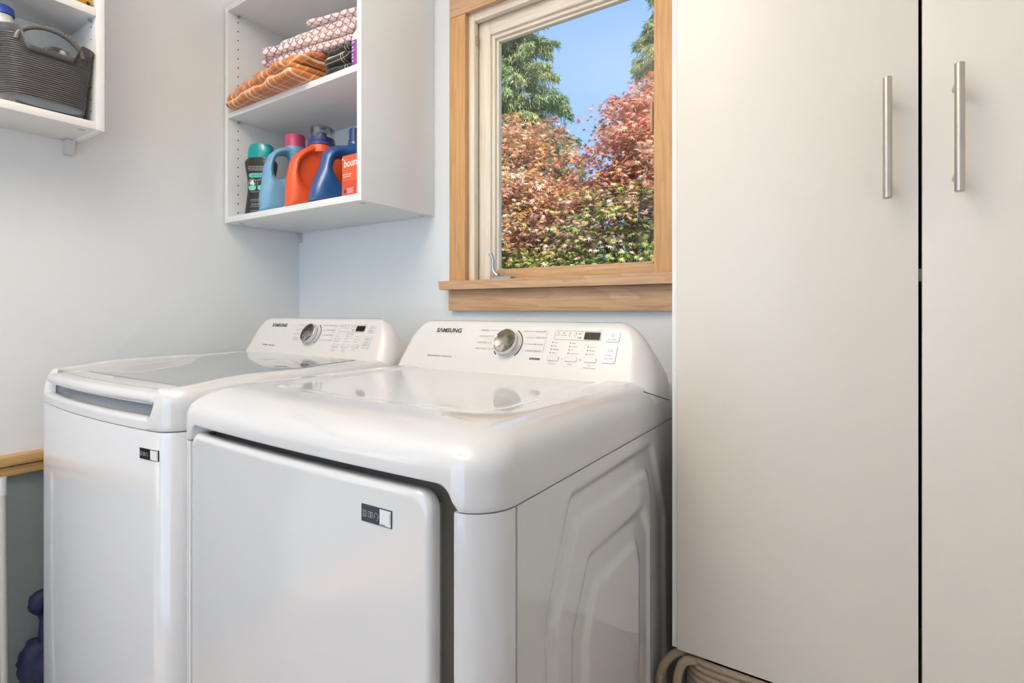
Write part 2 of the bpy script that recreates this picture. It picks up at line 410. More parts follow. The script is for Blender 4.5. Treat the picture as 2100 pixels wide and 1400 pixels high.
# ================================================================== THE ROOM
RX, RY, RZ = 2.75, -2.95, 2.46
def structure(name, vf, mat, label, cat):
    o = part(name, vf[0], vf[1], mat); tag(o, label, cat, kind='structure'); return o
WX0, WX1, WZ0, WZ1 = 0.838, 1.515, 1.165, 2.03      # rough opening of the window
structure('floor', boxvf(-0.15, RX+0.15, RY-0.15, 0.15, -0.12, 0.0), M['floor'], 'brown wooden floor under the machines', 'floor')
structure('ceiling', boxvf(-0.15, RX+0.15, RY-0.15, 0.15, RZ, RZ+0.1), M['ceiling'], 'white ceiling above the laundry room', 'ceiling')
structure('wall_left', boxvf(-0.15, 0.0, RY-0.15, 0.15, 0.0, RZ), M['wall'], 'plain pale grey wall beside the washing machine', 'wall')
structure('wall_right', boxvf(RX, RX+0.15, RY-0.15, 0.15, 0.0, RZ), M['wall'], 'plain pale wall beyond the tall cabinet', 'wall')
structure('wall_back', merge(boxvf(0, WX0, 0, 0.15, 0, RZ), boxvf(WX1, RX, 0, 0.15, 0, RZ), boxvf(WX0, WX1, 0, 0.15, 0, WZ0), boxvf(WX0, WX1, 0, 0.15, WZ1, RZ)),
          M['wall'], 'pale grey wall behind both machines, holding the window', 'wall')
structure('wall_front', merge(boxvf(0, 0.25, RY-0.12, RY, 0, RZ), boxvf(1.65, RX, RY-0.12, RY, 0, RZ), boxvf(0.25, 1.65, RY-0.12, RY, 2.2, RZ)),
          M['wall'], 'pale wall with an added doorway, facing the window', 'wall')  # doorway added for the light, out of view

# wooden rail on the left wall: two mouldings
rail = thing('trim_1', 'oak rail of two stacked strips low on the left wall', 'rail', (0.0, -1.5, 0.67), kind='structure')
box('upper_strip', 0.0, 0.030, RY+0.01, -0.02, 0.7075, 0.7335, M['rail'], rail, 0.003)
box('lower_strip', 0.0, 0.022, RY+0.01, -0.02, 0.680, 0.7045, M['rail'], rail, 0.003)

structure('trim_2', boxvf(0.0, 0.004, RY+0.01, -0.002, 0.0, 0.681), M['dado'], 'dark slate painted lower part of the left wall below the oak rail', 'wall panel')

# ------------------------------------------------------------------ window
win = thing('window_1', 'fir-trimmed casement window looking out on maples and blue sky', 'window', (1.17, 0.0, 1.11), kind='structure')
JX0, JX1, JZ1, JZ0 = 0.853, 1.503, 2.017, 1.200
box('side_casing', 0.791, 0.8535, -0.0195, 0.0, JZ0, 2.0175, M['casing_v'], win, 0.0015)
box('side_casing', 1.441, 1.575, -0.0195, 0.0, JZ0, 2.0175, M['casing_v'], win, 0.0015)
box('head_casing', 0.791, 1.575, -0.0195, 0.0, 2.0185, 2.10, M['casing_h'], win, 0.0015)
# stool with a bevelled return, apron below
ys = -0.046
st = [[(0.7685, ys, 1.2005), (1.575, ys, 1.2005), (1.575, 0.0, 1.2005), (0.7685, 0.0, 1.2005)],
      [(0.772, ys+0.001, 1.174), (1.575, ys+0.001, 1.174), (1.575, 0.0, 1.174), (0.772, 0.0, 1.174)]]
v, f = loft([st[1], st[0]]); o = part('stool', v, f, M['casing_h'], win)
box('stool_inner', 0.838, 1.515, 0.0, 0.062, 1.178, 1.1995, M['pine_h'], win, 0.001)
box('apron', 0.788, 1.575, -0.0195, 0.0, 1.1094, 1.1735, M['casing_h'], win, 0.0015)
# jamb (left, right, head) then stop then sash then glazing bead: a stepped pale profile
def surround(nm, o_in, w, y0, y1, mv, mh, bottom=None, bev=0.0015):
    """four-sided strip whose outer edge is JX0+o_in ..., width w, faces y0..y1"""
    x0, x1, z1 = JX0+o_in, JX1-o_in, JZ1-o_in
    zb = JZ0 if bottom is None else bottom
    box(nm + '_upright', x0, x0+w, y0, y1, zb, z1, mv, win, bev)
    box(nm + '_upright', x1-w, x1, y0, y1, zb, z1, mv, win, bev)
    box(nm + '_head', x0+w, x1-w, y0, y1, z1-w, z1, mh, win, bev)
surround('jamb', -0.015, 0.015, -0.002, 0.145, M['daylit_v'], M['daylit_h'])
surround('stop', 0.0, 0.0215, 0.0, 0.020, M['daylit_v'], M['daylit_h'])
surround('track', 0.0, 0.014, 0.021, 0.034, M['casing_v'], M['casing_h'])
surround('sash', 0.014, 0.049, 0.026, 0.066, M['daylit_v'], M['daylit_h'])
surround('sash_bead', 0.0632, 0.011, 0.034, 0.062, M['daylit_v'], M['daylit_h'])
surround('glazing_bead', 0.0744, 0.008, 0.043, 0.060, M['daylit_v'], M['daylit_h'])
box('sash_bottom_rail', 0.9166, 1.4394, 0.027, 0.066, 1.2005, 1.2290, M['pine_h'], win, 0.0015)
box('glazing_bead_bottom', 0.936, 1.42, 0.036, 0.060, 1.2292, 1.2360, M['pine_h'], win, 0.0012)
box('glass_pane', 0.930, 1.437, 0.0485, 0.0525, 1.2365, 1.940, M['pane'], win)
# sash lock on the right, and the hinge clip at the upper left
box('sash_lock', 1.418, 1.4245, 0.020, 0.040, 1.560, 1.640, M['casing_h'], win, 0.002)
box('hinge_clip', 0.8755, 0.879, 0.006, 0.016, 1.925, 1.955, M['casing_h'], win, 0.001)
# crank operator
cr = thing('window_crank', 'small grey metal crank handle on the window stool', 'handle', (1.0, -0.004, 1.2005))
v, f = loft([[(0.955+a, -0.030+b, 1.2006) for a, b in ((0,0),(0.072,0),(0.072,0.026),(0,0.026))],
             [(0.955+a, -0.030+b, 1.2085) for a, b in ((0,0),(0.072,0),(0.072,0.026),(0,0.026))],
             [(0.955+a, -0.030+b, 1.2125) for a, b in ((0.004,0.005),(0.066,0.005),(0.066,0.022),(0.004,0.022))]])
part('base', v, f, M['steel_grey'], cr, 25)
arm = [(0.975, -0.018, 1.211), (0.969, -0.018, 1.217), (0.9595, -0.018, 1.226), (0.9575, -0.018, 1.237), (0.958, -0.018, 1.250), (0.9585, -0.0185, 1.260)]
v, f = tube(arm, [0.0072, 0.0068, 0.0062, 0.0058, 0.0052, 0.0048], 10); part('arm', v, f, M['steel_grey'], cr)
v, f = tube([(0.9585, -0.0185, 1.258), (0.955, -0.0195, 1.268), (0.9505, -0.021, 1.279)], [0.0045, 0.0058, 0.0062], 10); part('knob', v, f, M['steel_grey'], cr)

# ================================================================== TALL CABINET
CY = -0.300; CB = 0.482
cab = thing('tall_cabinet', 'tall cream double-door cabinet right of the dryer', 'cabinet', (1.93, -0.15, CB))
CX0, CX1 = 1.5690, 2.312
box('side_panel', CX0, CX0+0.009, -0.2970, -0.002, CB+0.001, RZ-0.02, M['melamine'], cab, 0.0008)
box('side_panel', CX1-0.018, CX1, -0.2815, -0.002, CB+0.002, RZ-0.02, M['melamine'], cab, 0.0008)
box('bottom_panel', CX0+0.0095, CX1-0.018, -0.2790, -0.002, CB+0.002, CB+0.020, M['melamine'], cab)
box('back_panel', CX0+0.018, CX1-0.018, -0.010, -0.004, CB+0.02, RZ-0.02, M['dark'], cab)
box('shelf', CX0+0.018, CX1-0.018, -0.2800, -0.012, 1.154, 1.1735, M['melamine'], cab)
d1 = box('door', 1.5787, 1.9353, CY, -0.283, CB, RZ-0.02, M['door'], cab, 0.0012)
d2 = box('door', 1.9397, 2.305, CY, -0.283, CB, RZ-0.02, M['door'], cab, 0.0012)
for d, x in ((d1, 1.8966), (d2, 1.9782)):
    pr = [(0.0, 0), (0.0048, 0), (0.0059, 0.0010), (0.0059, 0.1775), (0.0048, 0.1785), (0.0034, 0.1785), (0.0034, 0.1770), (0.0, 0.1770)]
    vf = lathe(pr, 20); h = part('handle', *xf(vf, Matrix.Translation((x, -0.335, 1.2745))), M['steel'], d)
    posts = [xf(lathe([(0.0, 0), (0.005, 0), (0.005, 0.031), (0.0, 0.031)], 12), Matrix.Translation((x, CY+0.0005, z)) @ Matrix.Rotation(R(90), 4, 'X')) for z in (1.2745+0.025, 1.2745+0.153)]
    for q in posts: part('handle_post', *q, M['steel'], d)

# ================================================================== CORNER WALL SHELF
SX0, SX1, SY, SB, ST = 0.0075, 0.713, -0.300, 1.415, 2.1675
T = 0.0185
sh = thing('wall_shelf', 'open white shelf unit with bottles and folded cloths in the corner', 'shelf', (0.36, -0.15, SB))
box('side_panel', SX0, SX0+T, SY, -0.001, SB, ST, M['melamine'], sh, 0.0008)
box('side_panel', SX1-T, SX1, SY, -0.001, SB, ST, M['melamine'], sh, 0.0008)
box('bottom_shelf', SX0+T, SX1-T, SY, -0.006, SB+0.0005, SB+0.0205, M['melamine'], sh, 0.0008)
box('middle_shelf', SX0+T+0.0005, SX1-T-0.0005, SY+0.001, -0.006, 1.777, 1.7962, M['melamine'], sh, 0.0008)
box('top_shelf', SX0+T, SX1-T, SY, -0.006, 2.150, ST, M['melamine'], sh, 0.0008)
box('back_panel', SX0+T, SX1-T, -0.006, -0.002, SB, ST, M['melamine'], sh)
hv = []
for z in np.arange(1.455, 2.145, 0.032):
    if abs(z-1.787) < 0.014: continue
    for y in (-0.263, -0.06):
        c, s_ = lathe([(0.0, 0), (0.0024, 0)], 10)
        hv.append(xf((c, s_), Matrix.Translation((SX0+T+0.0004, y, z)) @ Matrix.Rotation(R(90), 4, 'Y')))
tag(part('pin_holes', *merge(*hv), M['hole'], sh), kind='stuff')
for z in (1.7735, 2.1470):
    vf = xf(lathe([(0.0, 0), (0.0045, 0), (0.0045, 0.006), (0.002, 0.008), (0, 0.008)], 12), Matrix.Translation((SX0+T, -0.262, z)) @ Matrix.Rotation(R(90), 4, 'Y'))
    part('shelf_pin', *vf, M['steel_grey'], sh)
for x, y in ((SX1-0.03, -0.268), (SX1-0.03, -0.03), (0.05, -0.262)):
    vf = xf(lathe([(0.0, 0), (0.0085, 0), (0.0085, 0.0015), (0.007, 0.002), (0, 0.002)], 20), Matrix.Translation((x, y, SB+0.0006)) @ Matrix.Rotation(R(180), 4, 'X'))
    part('cam_cover', *vf, M['plastic_white'], sh)
# corner bracket under it: a tapering wedge
def wedge(name, label, A):
    o = part(name, A, [(0,1,2,3), (7,6,5,4), (0,4,5,1), (1,5,6,2), (2,6,7,3), (3,7,4,0)], M['plastic_white'], None, None)
    tag(o, label, 'bracket'); return o
wedge('shelf_bracket', 'small white wedge bracket in the corner under the open shelf unit',
      [(0.001, -0.034, SB-0.0005), (0.018, -0.034, SB-0.0005), (0.018, -0.0005, SB-0.0005), (0.001, -0.0005, SB-0.0005),
       (0.001, -0.007, SB-0.036), (0.018, -0.007, SB-0.036), (0.018, -0.0005, SB-0.036), (0.001, -0.0005, SB-0.036)])

# ================================================================== LEFT WALL SHELF
LX, LY, LB = 0.187, -0.713, 1.5850
ls = thing('wall_shelf', 'open white shelf unit on the left wall holding the charcoal basket', 'shelf', (0.09, -1.1, LB))
LYE = -1.55
box('side_panel', 0.001, LX, LY-0.0185, LY, LB, 2.36, M['melamine'], ls, 0.0008)
box('side_panel', 0.001, LX, LYE, LYE+0.0185, LB, 2.36, M['melamine'], ls, 0.0008)
box('bottom_shelf', 0.001, LX-0.0005, LYE+0.0185, LY-0.0185, LB+0.0005, LB+0.0205, M['melamine'], ls, 0.0008)
box('middle_shelf', 0.006, LX-0.001, LYE+0.019, LY-0.019, 1.8835, 1.9045, M['melamine'], ls, 0.0008)
box('top_shelf', 0.006, LX-0.001, LYE+0.019, LY-0.019, 2.34, 2.36, M['melamine'], ls, 0.0008)
box('back_panel', 0.001, 0.005, LYE+0.0185, LY-0.0185, LB+0.02, 2.34, M['melamine'], ls)
hv = []
for z in np.arange(1.64, 2.3, 0.032):
    if abs(z-1.894) < 0.02: continue
    hv.append(xf(lathe([(0.0, 0), (0.0024, 0)], 10), Matrix.Translation((LX-0.035, LY-0.0189, z)) @ Matrix.Rotation(R(90), 4, 'X')))
tag(part('pin_holes', *merge(*hv), M['hole'], ls), kind='stuff')
part('shelf_pin', *xf(lathe([(0.0, 0), (0.0045, 0), (0.0045, 0.006), (0, 0.008)], 12), Matrix.Translation((LX-0.03, LY-0.0185, 1.8795)) @ Matrix.Rotation(R(90), 4, 'X')), M['steel_grey'], ls)
for x, y in ((LX-0.03, LY-0.042), (0.028, LY-0.046)):
    part('cam_cover', *xf(lathe([(0.0, 0), (0.0085, 0), (0.0085, 0.0015), (0.007, 0.002), (0, 0.002)], 20), Matrix.Translation((x, y, LB+0.0006)) @ Matrix.Rotation(R(180), 4, 'X')), M['plastic_white'], ls)
wedge('shelf_bracket', 'small white wedge bracket below the shelf with the charcoal basket',
      [(0.0005, LY-0.034, LB-0.0005), (0.030, LY-0.034, LB-0.0005), (0.030, LY-0.014, LB-0.0005), (0.0005, LY-0.014, LB-0.0005),
       (0.0005, LY-0.034, LB-0.040), (0.014, LY-0.034, LB-0.038), (0.014, LY-0.014, LB-0.038), (0.0005, LY-0.014, LB-0.038)])

# ------------------------------------------------------------------ charcoal basket
def basket():
    bz = LB+0.0208
    root = thing('storage_basket', 'charcoal ribbed plastic basket with a cut-out grip on the left shelf', 'basket', (0.10, -0.885, bz))
    H = 0.186; yc, xc = -0.826, 0.110
    def ring(z, inset, lipz=False):
        k = z / H
        hx = 0.070 + 0.019*k - inset; hy = 0.080 + 0.020*k - inset
        P = []
        n = 120
        for i in range(n):
            a = 2*math.pi*i/n
            e = 0.55
            x = math.copysign(abs(math.cos(a))**e, math.cos(a))*hx; y = math.copysign(abs(math.sin(a))**e, math.sin(a))*hy
            P.append((x, y))
        return P
    def topz(x, y):                       # rim rises at the ends and dips beside the arched grip
        q = abs(y) / 0.166
        return 0.0
    rings = []
    rings.append([(xc+x*0.2, yc+y*0.2, bz) for x, y in ring(0, 0.006)])
    rings.append([(xc+x, yc+y, bz) for x, y in ring(0, 0.006)])
    nr = 28; z0 = 0.022; z1 = 0.166
    rings.append([(xc+x, yc+y, bz+0.004) for x, y in ring(0.004, 0.0)])
    rings.append([(xc+x, yc+y, bz+z0) for x, y in ring(z0, 0.0)])
    for i in range(nr):                   # fine horizontal ribs
        za = z0 + (z1-z0)*i/nr; zb = z0 + (z1-z0)*(i+1)/nr
        rings.append([(xc+x, yc+y, bz+za+(zb-za)*0.35) for x, y in ring(za, -0.0016)])
        rings.append([(xc+x, yc+y, bz+za+(zb-za)*0.65) for x, y in ring(za, -0.0016)])
        rings.append([(xc+x, yc+y, bz+zb) for x, y in ring(zb, 0.0012)])
    rings.append([(xc+x, yc+y, bz+0.172) for x, y in ring(0.172, -0.002)])
    rings.append([(xc+x, yc+y, bz+0.182) for x, y in ring(0.182, -0.004)])
    rings.append([(xc+x, yc+y, bz+0.182) for x, y in ring(0.182, 0.002)])
    for z in (0.16, 0.02, 0.012):
        rings.append([(xc+x, yc+y, bz+z) for x, y in ring(z, 0.004)])
    V, Fc = loft(rings, True, True)
    # rim dips around the grip on the long sides; the whole wall above the ribs follows
    V = [Vector(p) for p in V]
    for p in V:
        h = p.z - bz
        if h > 0.10:
            q = abs(p.y - yc)
            dip = 0.040*(1-sstep(0.042, 0.062, q)) * sstep(0.12, 0.180, h)
            p.z -= dip
    part('body', V, Fc, M['basket'], root, 40)
    # arched grips over each long side
    for sgn in (1, -1):
        gx = xc + sgn*0.0825
        zg = lambda t: bz + 0.150 + 0.048*max(0.0, 1-t*t)**0.5
        V, Fc = tube([(gx - sgn*0.002*abs(math.cos(math.pi*k/24)), yc - 0.064*math.cos(math.pi*k/24), zg(-math.cos(math.pi*k/24))) for k in range(25)], 0.0058, 10)
        g = part('grip', V, Fc, M['basket'], root)
        for t in np.linspace(-0.35, 0.75, 11):
            part('grip_ridge', *boxvf(gx-0.003, gx+0.003, yc+0.064*t-0.0008, yc+0.064*t+0.0008, zg(t)+0.004, zg(t)+0.0082), M['basket'], g)
    # oval moulded panel low on the front
    pv = []
    for i in range(40):
        a = 2*math.pi*i/40
        pv.append((0.0, yc + 0.066*math.copysign(abs(math.cos(a))**0.75, math.cos(a)), bz + 0.0175 + 0.0115*math.copysign(abs(math.sin(a))**0.8, math.sin(a))))
    rings = [[(xc+0.0705+o_, yc+(p[1]-yc)*k, bz+0.0145+(p[2]-bz-0.0175)*k) for p in pv] for o_, k in ((0.0, 1.0), (0.0026, 0.985), (0.003, 0.95), (0.0022, 0.90))]
    part('front_panel', *loft(rings, False, True), M['basket_in'], root)
    return root
basket()
# things inside the basket
ct = thing('wipes_tub', 'white tub with a bright blue lid sticking out of the charcoal basket', 'tub', (0.105, -0.868, LB+0.034))
Mt = Matrix.Translation((0.100, -0.878, LB+0.030)) @ Matrix.Rotation(R(5), 4, 'X')
part('tub', *xf(lathe([(0.0, 0), (0.026, 0), (0.028, 0.004), (0.028, 0.195), (0.022, 0.212), (0.022, 0.221), (0, 0.221)], 28), Mt), M['bottle_white'], ct)
part('lid', *xf(lathe([(0.0, 0.222), (0.026, 0.222), (0.026, 0.238), (0.022, 0.242), (0, 0.242)], 28), Mt), M['wipes_blue'], ct)
random.seed(4)
bm = bmesh.new(); bmesh.ops.create_icosphere(bm, subdivisions=4, radius=1.0)
for q in bm.verts:
    n_ = mnoise.noise(q.co*2.6)*0.18 + mnoise.noise(q.co*7)*0.07
    q.co = Vector((q.co.x*0.055, q.co.y*0.050, q.co.z*0.060))*(1+n_) + Vector((0.11, -0.792, LB+0.148))
bm.verts.index_update()
o = part('plastic_bag', [tuple(q.co) for q in bm.verts], [[q.index for q in p.verts] for p in bm.faces], M['clearbag']); bm.free()
tag(o, 'crumpled clear plastic bag inside the charcoal basket', 'bag')
# golden tray on the shelf above
gt = thing('yellow_tray', 'golden yellow rimmed tray on the shelf above the charcoal basket', 'tray', (0.10, -0.82, 1.9048))
z = 1.9048
ro = [perim(0.02, 0.176, -0.93, -0.737, 0.02, 0.02, nf=8, ns=8, nb=8, nc=5)]
rg = lambda i, zz: [(x, y, zz) for x, y in perim(0.02+i, 0.176-i, -0.93+i, -0.737-i, 0.02, 0.02, nf=8, ns=8, nb=8, nc=5)]
part('tray_body', *loft([rg(0.012, z), rg(0.006, z+0.004), rg(0.0, z+0.05), rg(0.003, z+0.05), rg(0.010, z+0.008)]), M['gold'], gt)
for zz in (z+0.016, z+0.05):
    pts = [(x, y, zz) for x, y in perim(0.019-0.003, 0.177+0.002, -0.933, -0.734, 0.02, 0.02, nf=8, ns=8, nb=8, nc=5)]
    part('rim', *tube(pts+[pts[0]], 0.0035, 6), M['gold'], gt)
part('rivet', *xf(lathe([(0, 0), (0.005, 0), (0.005, 0.002), (0, 0.003)], 14), Matrix.Translation((0.1785, -0.80, z+0.010)) @ Matrix.Rotation(R(90), 4, 'Y')), M['pink'], gt)

# ================================================================== FOLDED CLOTHS
MZ = 1.7964
def folded(name, label, slabs, mat, seed):
    """a folded cloth: plump rounded layers (cx, cy, z0, width, depth, thickness, turn, tilt_x, sag) lying on each other"""
    V, Fc, uv = [], [], []; rng = random.Random(seed)
    for si, (cx, cy, z0, W, L, th, turn, tl, sag) in enumerate(slabs):
        na, nb_, npf = 30, 40, 7
        ca, sa = math.cos(R(turn)), math.sin(R(turn)); b0 = len(V)
        # rounded slab as nested rings: bottom centre -> rim -> top centre
        def emit(fr, h):
            P = perim(-W/2*fr, W/2*fr, -L/2*fr, L/2*fr, min(W, L)*0.13*fr, min(W, L)*0.13*fr, 0, nf=26, ns=18, nb=26, nc=6)
            for x, y in P:
                q = Vector((x*8+seed, y*8+si*2.3, h*20))
                e = math.exp(-((max(abs(x)/(W/2), abs(y)/(L/2))-1)**2)*20)
                dz = mnoise.noise(q)*0.006 + mnoise.noise(q*2.9)*0.0028
                dr = (mnoise.noise(Vector((x*22, y*22, si*5.0+seed)))*0.009 + mnoise.noise(Vector((x*50, y*50, si*7.0)))*0.003)*e
                x2, y2 = x*(1+dr/(W/2)), y*(1+dr/(L/2))
                zz = z0 + h + dz*min(1.0, (h/th)*1.2) + tl*x2 - sag*max(0.0, (-y2/(L/2))-0.45)**2
                zz = max(zz, MZ+0.0008)
                wx, wy = cx + ca*x2 - sa*y2, cy + sa*x2 + ca*y2
                V.append((wx, wy, zz)); uv.append((x + h*0.9*(1 if x > 0 else -1)*(abs(x)/(W/2))**6, y - h*0.9 + si*0.037))
            return len(P)
        rr = th/2/(min(W, L)/2)
        prof = [(0.05, 0.0), (0.5, 0.0), (0.93*(1-rr), 0.0)]
        for k in range(npf+1):
            a = -math.pi/2 + math.pi*k/npf
            prof.append((1-rr+rr*math.cos(a), th/2+th/2*math.sin(a)))
        prof += [(0.9*(1-rr), th*1.02), (0.7, th*1.04), (0.45, th*1.05), (0.2, th*1.05), (0.04, th*1.05)]
        n = 0
        for fr, h in prof: n = emit(fr, h)
        K = len(prof)
        Fc += [(b0+k*n+i_, b0+k*n+(i_+1) % n, b0+(k+1)*n+(i_+1) % n, b0+(k+1)*n+i_) for k in range(K-1) for i_ in range(n)]
        Fc.append(tuple(b0+(K-1)*n+i_ for i_ in range(n)))
    o = part(name, V, Fc, mat, None, 70, uv=uv)
    return tag(o, label, 'cloth', 'folded cloths on the upper shelf')
folded('folded_cloth', 'orange plaid cloth folded over the edge of the upper shelf',
       [(0.278, -0.228, MZ+0.0008, 0.44, 0.235, 0.030, -5, 0, 0.0), (0.262, -0.236, MZ+0.027, 0.44, 0.225, 0.026, -9, 0.0, 0.008), (0.290, -0.222, MZ+0.050, 0.40, 0.21, 0.030, -4, 0.03, 0.008), (0.330, -0.205, MZ+0.078, 0.33, 0.19, 0.022, 3, 0.02, 0.004)], M['plaid_orange'], 3)
folded('folded_cloth', 'black cloth with white lines between the orange and scallop cloths',
       [(0.580, -0.188, MZ+0.0008, 0.112, 0.19, 0.034, 4, 0, 0.0), (0.578, -0.190, MZ+0.033, 0.115, 0.185, 0.036, -4, 0, 0.004), (0.578, -0.185, MZ+0.068, 0.11, 0.18, 0.024, 0, 0, 0.0)], M['plaid_black'], 8)
folded('folded_cloth', 'white cloth with red scallop print on top of the folded pile',
       [(0.430, -0.190, MZ+0.104, 0.40, 0.19, 0.024, 10, 0.02, 0.01), (0.440, -0.196, MZ+0.126, 0.39, 0.20, 0.026, 14, 0.07, 0.006), (0.470, -0.185, MZ+0.150, 0.31, 0.19, 0.030, 17, 0.16, 0.002), (0.535, -0.190, MZ+0.182, 0.20, 0.17, 0.020, 20, 0.08, 0.0)], M['scales'], 5)
# white bottle with a purple label beside the cloths
pb = thing('stain_bottle', 'white bottle with purple label at the right end of the upper shelf', 'bottle', (0.665, -0.262, MZ))
def oval_loft(cx, cy, prof, z0, n=36):
    return loft([[(cx + rx*math.cos(2*math.pi*k/n), cy + ry*math.sin(2*math.pi*k/n), z0+z) for k in range(n)] for rx, ry, z in prof])
part('bottle', *oval_loft(0.668, -0.262, [(0.022, 0.022, 0.0), (0.0255, 0.026, 0.004), (0.0255, 0.026, 0.085), (0.023, 0.023, 0.10), (0.013, 0.013, 0.115), (0.010, 0.010, 0.13), (0.010, 0.010, 0.15)], MZ+0.0002), M['bottle_white'], pb)
part('label', *oval_loft(0.668, -0.262, [(0.0258, 0.0263, 0.006), (0.0258, 0.0263, 0.078)], MZ), M['purple'], pb)
lt = []
for k, (zz, ln) in enumerate(((0.070, 40), (0.056, 25), (0.047, 34), (0.036, 18), (0.028, 30), (0.018, 22))):
    a0 = 236 + 9*k % 17
    V = []
    for q in range(9):
        a = R(a0 + ln*q/8); V += [(0.668+0.0262*math.cos(a), -0.262+0.0267*math.sin(a), MZ+zz), (0.668+0.0262*math.cos(a), -0.262+0.0267*math.sin(a), MZ+zz+0.0035)]
    lt.append((V, [(2*q, 2*q+2, 2*q+3, 2*q+1) for q in range(8)]))
spart('label_print', *merge(*lt), M['ink_white'], pb)

# ================================================================== BOTTLES ON THE LOWER SHELF
FZ = SB + 0.0207
def spline2(P, n=7):
    out = []; m_ = len(P)
    for i in range(m_):
        a, b, c, d = (Vector(P[(i+k-1) % m_]) for k in range(4))
        for k in range(n):
            t = k/n; out.append(0.5*((2*b) + (c-a)*t + (2*a-5*b+4*c-d)*t*t + (3*b-a-3*c+d)*t**3))
    return out
def flat_shape(name, outline, hole, half, bev, mat, M4, parent, label=None, z_off=0.0):
    """puffy closed body with the given silhouette (and an optional through hole); local XY = silhouette"""
    loops = [spline2(outline)] + ([spline2(hole, 5)] if hole else [])
    segs = np.array([(l[k].x, l[k].y, l[(k+1) % len(l)].x, l[(k+1) % len(l)].y) for l in loops for k in range(len(l))])
    def sdist(P):
        P = np.atleast_2d(P); d = np.full(len(P), 1e9); ins = np.zeros(len(P), bool)
        for x1, y1, x2, y2 in segs:
            ex, ey = x2-x1, y2-y1; wx, wy = P[:, 0]-x1, P[:, 1]-y1
            t = np.clip((wx*ex+wy*ey)/max(ex*ex+ey*ey, 1e-12), 0, 1)
            d = np.minimum(d, (wx-ex*t)**2+(wy-ey*t)**2)
            if y1 != y2: ins ^= ((y1 > P[:, 1]) != (y2 > P[:, 1])) & (P[:, 0] < (x2-x1)*(P[:, 1]-y1)/(y2-y1)+x1)
        return np.where(ins, np.sqrt(d), -np.sqrt(d))
    pts, edges = [], []
    for l in loops:
        b = len(pts); pts += [Vector((q.x, q.y)) for q in l]; edges += [(b+k, b+(k+1) % len(l)) for k in range(len(l))]
    nb_ = len(pts); extra = []
    if bev > 0.002:
        for l in loops:                                  # rings just inside the rim keep the edge round
            for k in range(len(l)):
                t = (l[(k+1) % len(l)]-l[k-1]); nn = Vector((-t.y, t.x))
                if nn.length < 1e-9: continue
                nn.normalize()
                for off in (0.0007, 0.0024, 0.0052, 0.0095):
                    for sg in (1, -1):
                        q = l[k]+nn*off*sg; extra.append((q.x, q.y, off))
        E_ = np.array(extra); dd = sdist(E_[:, :2]); keep = np.abs(dd-E_[:, 2]) < E_[:, 2]*0.05
        extra = [Vector((x, y)) for x, y, _ in E_[keep]]
        x0, x1 = min(q.x for q in loops[0]), max(q.x for q in loops[0]); y0, y1 = min(q.y for q in loops[0]), max(q.y for q in loops[0])
        G = np.array([(x, y) for x in np.arange(x0, x1, 0.0055) for y in np.arange(y0, y1, 0.0055)]); G = G[sdist(G) > 0.0125]
        extra += [Vector((x, y)) for x, y in G]
    vo, _, fo, *_r = delaunay_2d_cdt(pts + extra, edges, [], 0, 1e-6)
    C_ = np.array([[sum(vo[i].x for i in f)/len(f), sum(vo[i].y for i in f)/len(f)] for f in fo]); ok = sdist(C_) > 0
    D_ = np.maximum(sdist(np.array([(q.x, q.y) for q in vo])), 0.0)
    tt = np.clip((D_+bev*0.10)/(bev*1.10), 0, 1); H_ = half*np.sqrt(np.maximum(0, 1-(1-tt)**2))
    if bev <= 0.002: H_[:] = half
    n = len(vo); dirs = set()
    V = [(vo[i].x, vo[i].y, H_[i]+z_off) for i in range(n)] + [(vo[i].x, vo[i].y, -H_[i]+z_off) for i in range(n)]
    Fc = []
    for f, k in zip(fo, ok):
        if not k: continue
        a = sum((vo[f[i-1]].x*vo[f[i]].y-vo[f[i]].x*vo[f[i-1]].y) for i in range(len(f)))
        f = list(f) if a > 0 else list(reversed(f))
        Fc.append(f); Fc.append([i+n for i in reversed(f)]); dirs |= {(f[k_-1], f[k_]) for k_ in range(len(f))}
    Fc += [[b_, a_, a_+n, b_+n] for a_, b_ in dirs if (b_, a_) not in dirs]
    used = sorted({i for f in Fc for i in f}); mp = {o_: k for k, o_ in enumerate(used)}
    v = [tuple(M4 @ Vector(V[i])) for i in used]; f = [[mp[i] for i in q] for q in Fc]
    zmin = min(q[2] for q in v)
    if zmin < FZ: v = [(q[0], q[1], q[2] + FZ - zmin) for q in v]
    return part(name, v, f, mat, parent, 60, label=label)
# local x -> world +Y (depth), local y -> world Z, extruded along world X
def side_frame(x, y0, yaw=0.0):
    return Matrix.Translation((x, y0, FZ)) @ Matrix.Rotation(R(yaw), 4, 'Z') @ Matrix(((0,0,1,0),(1,0,0,0),(0,1,0,0),(0,0,0,1)))

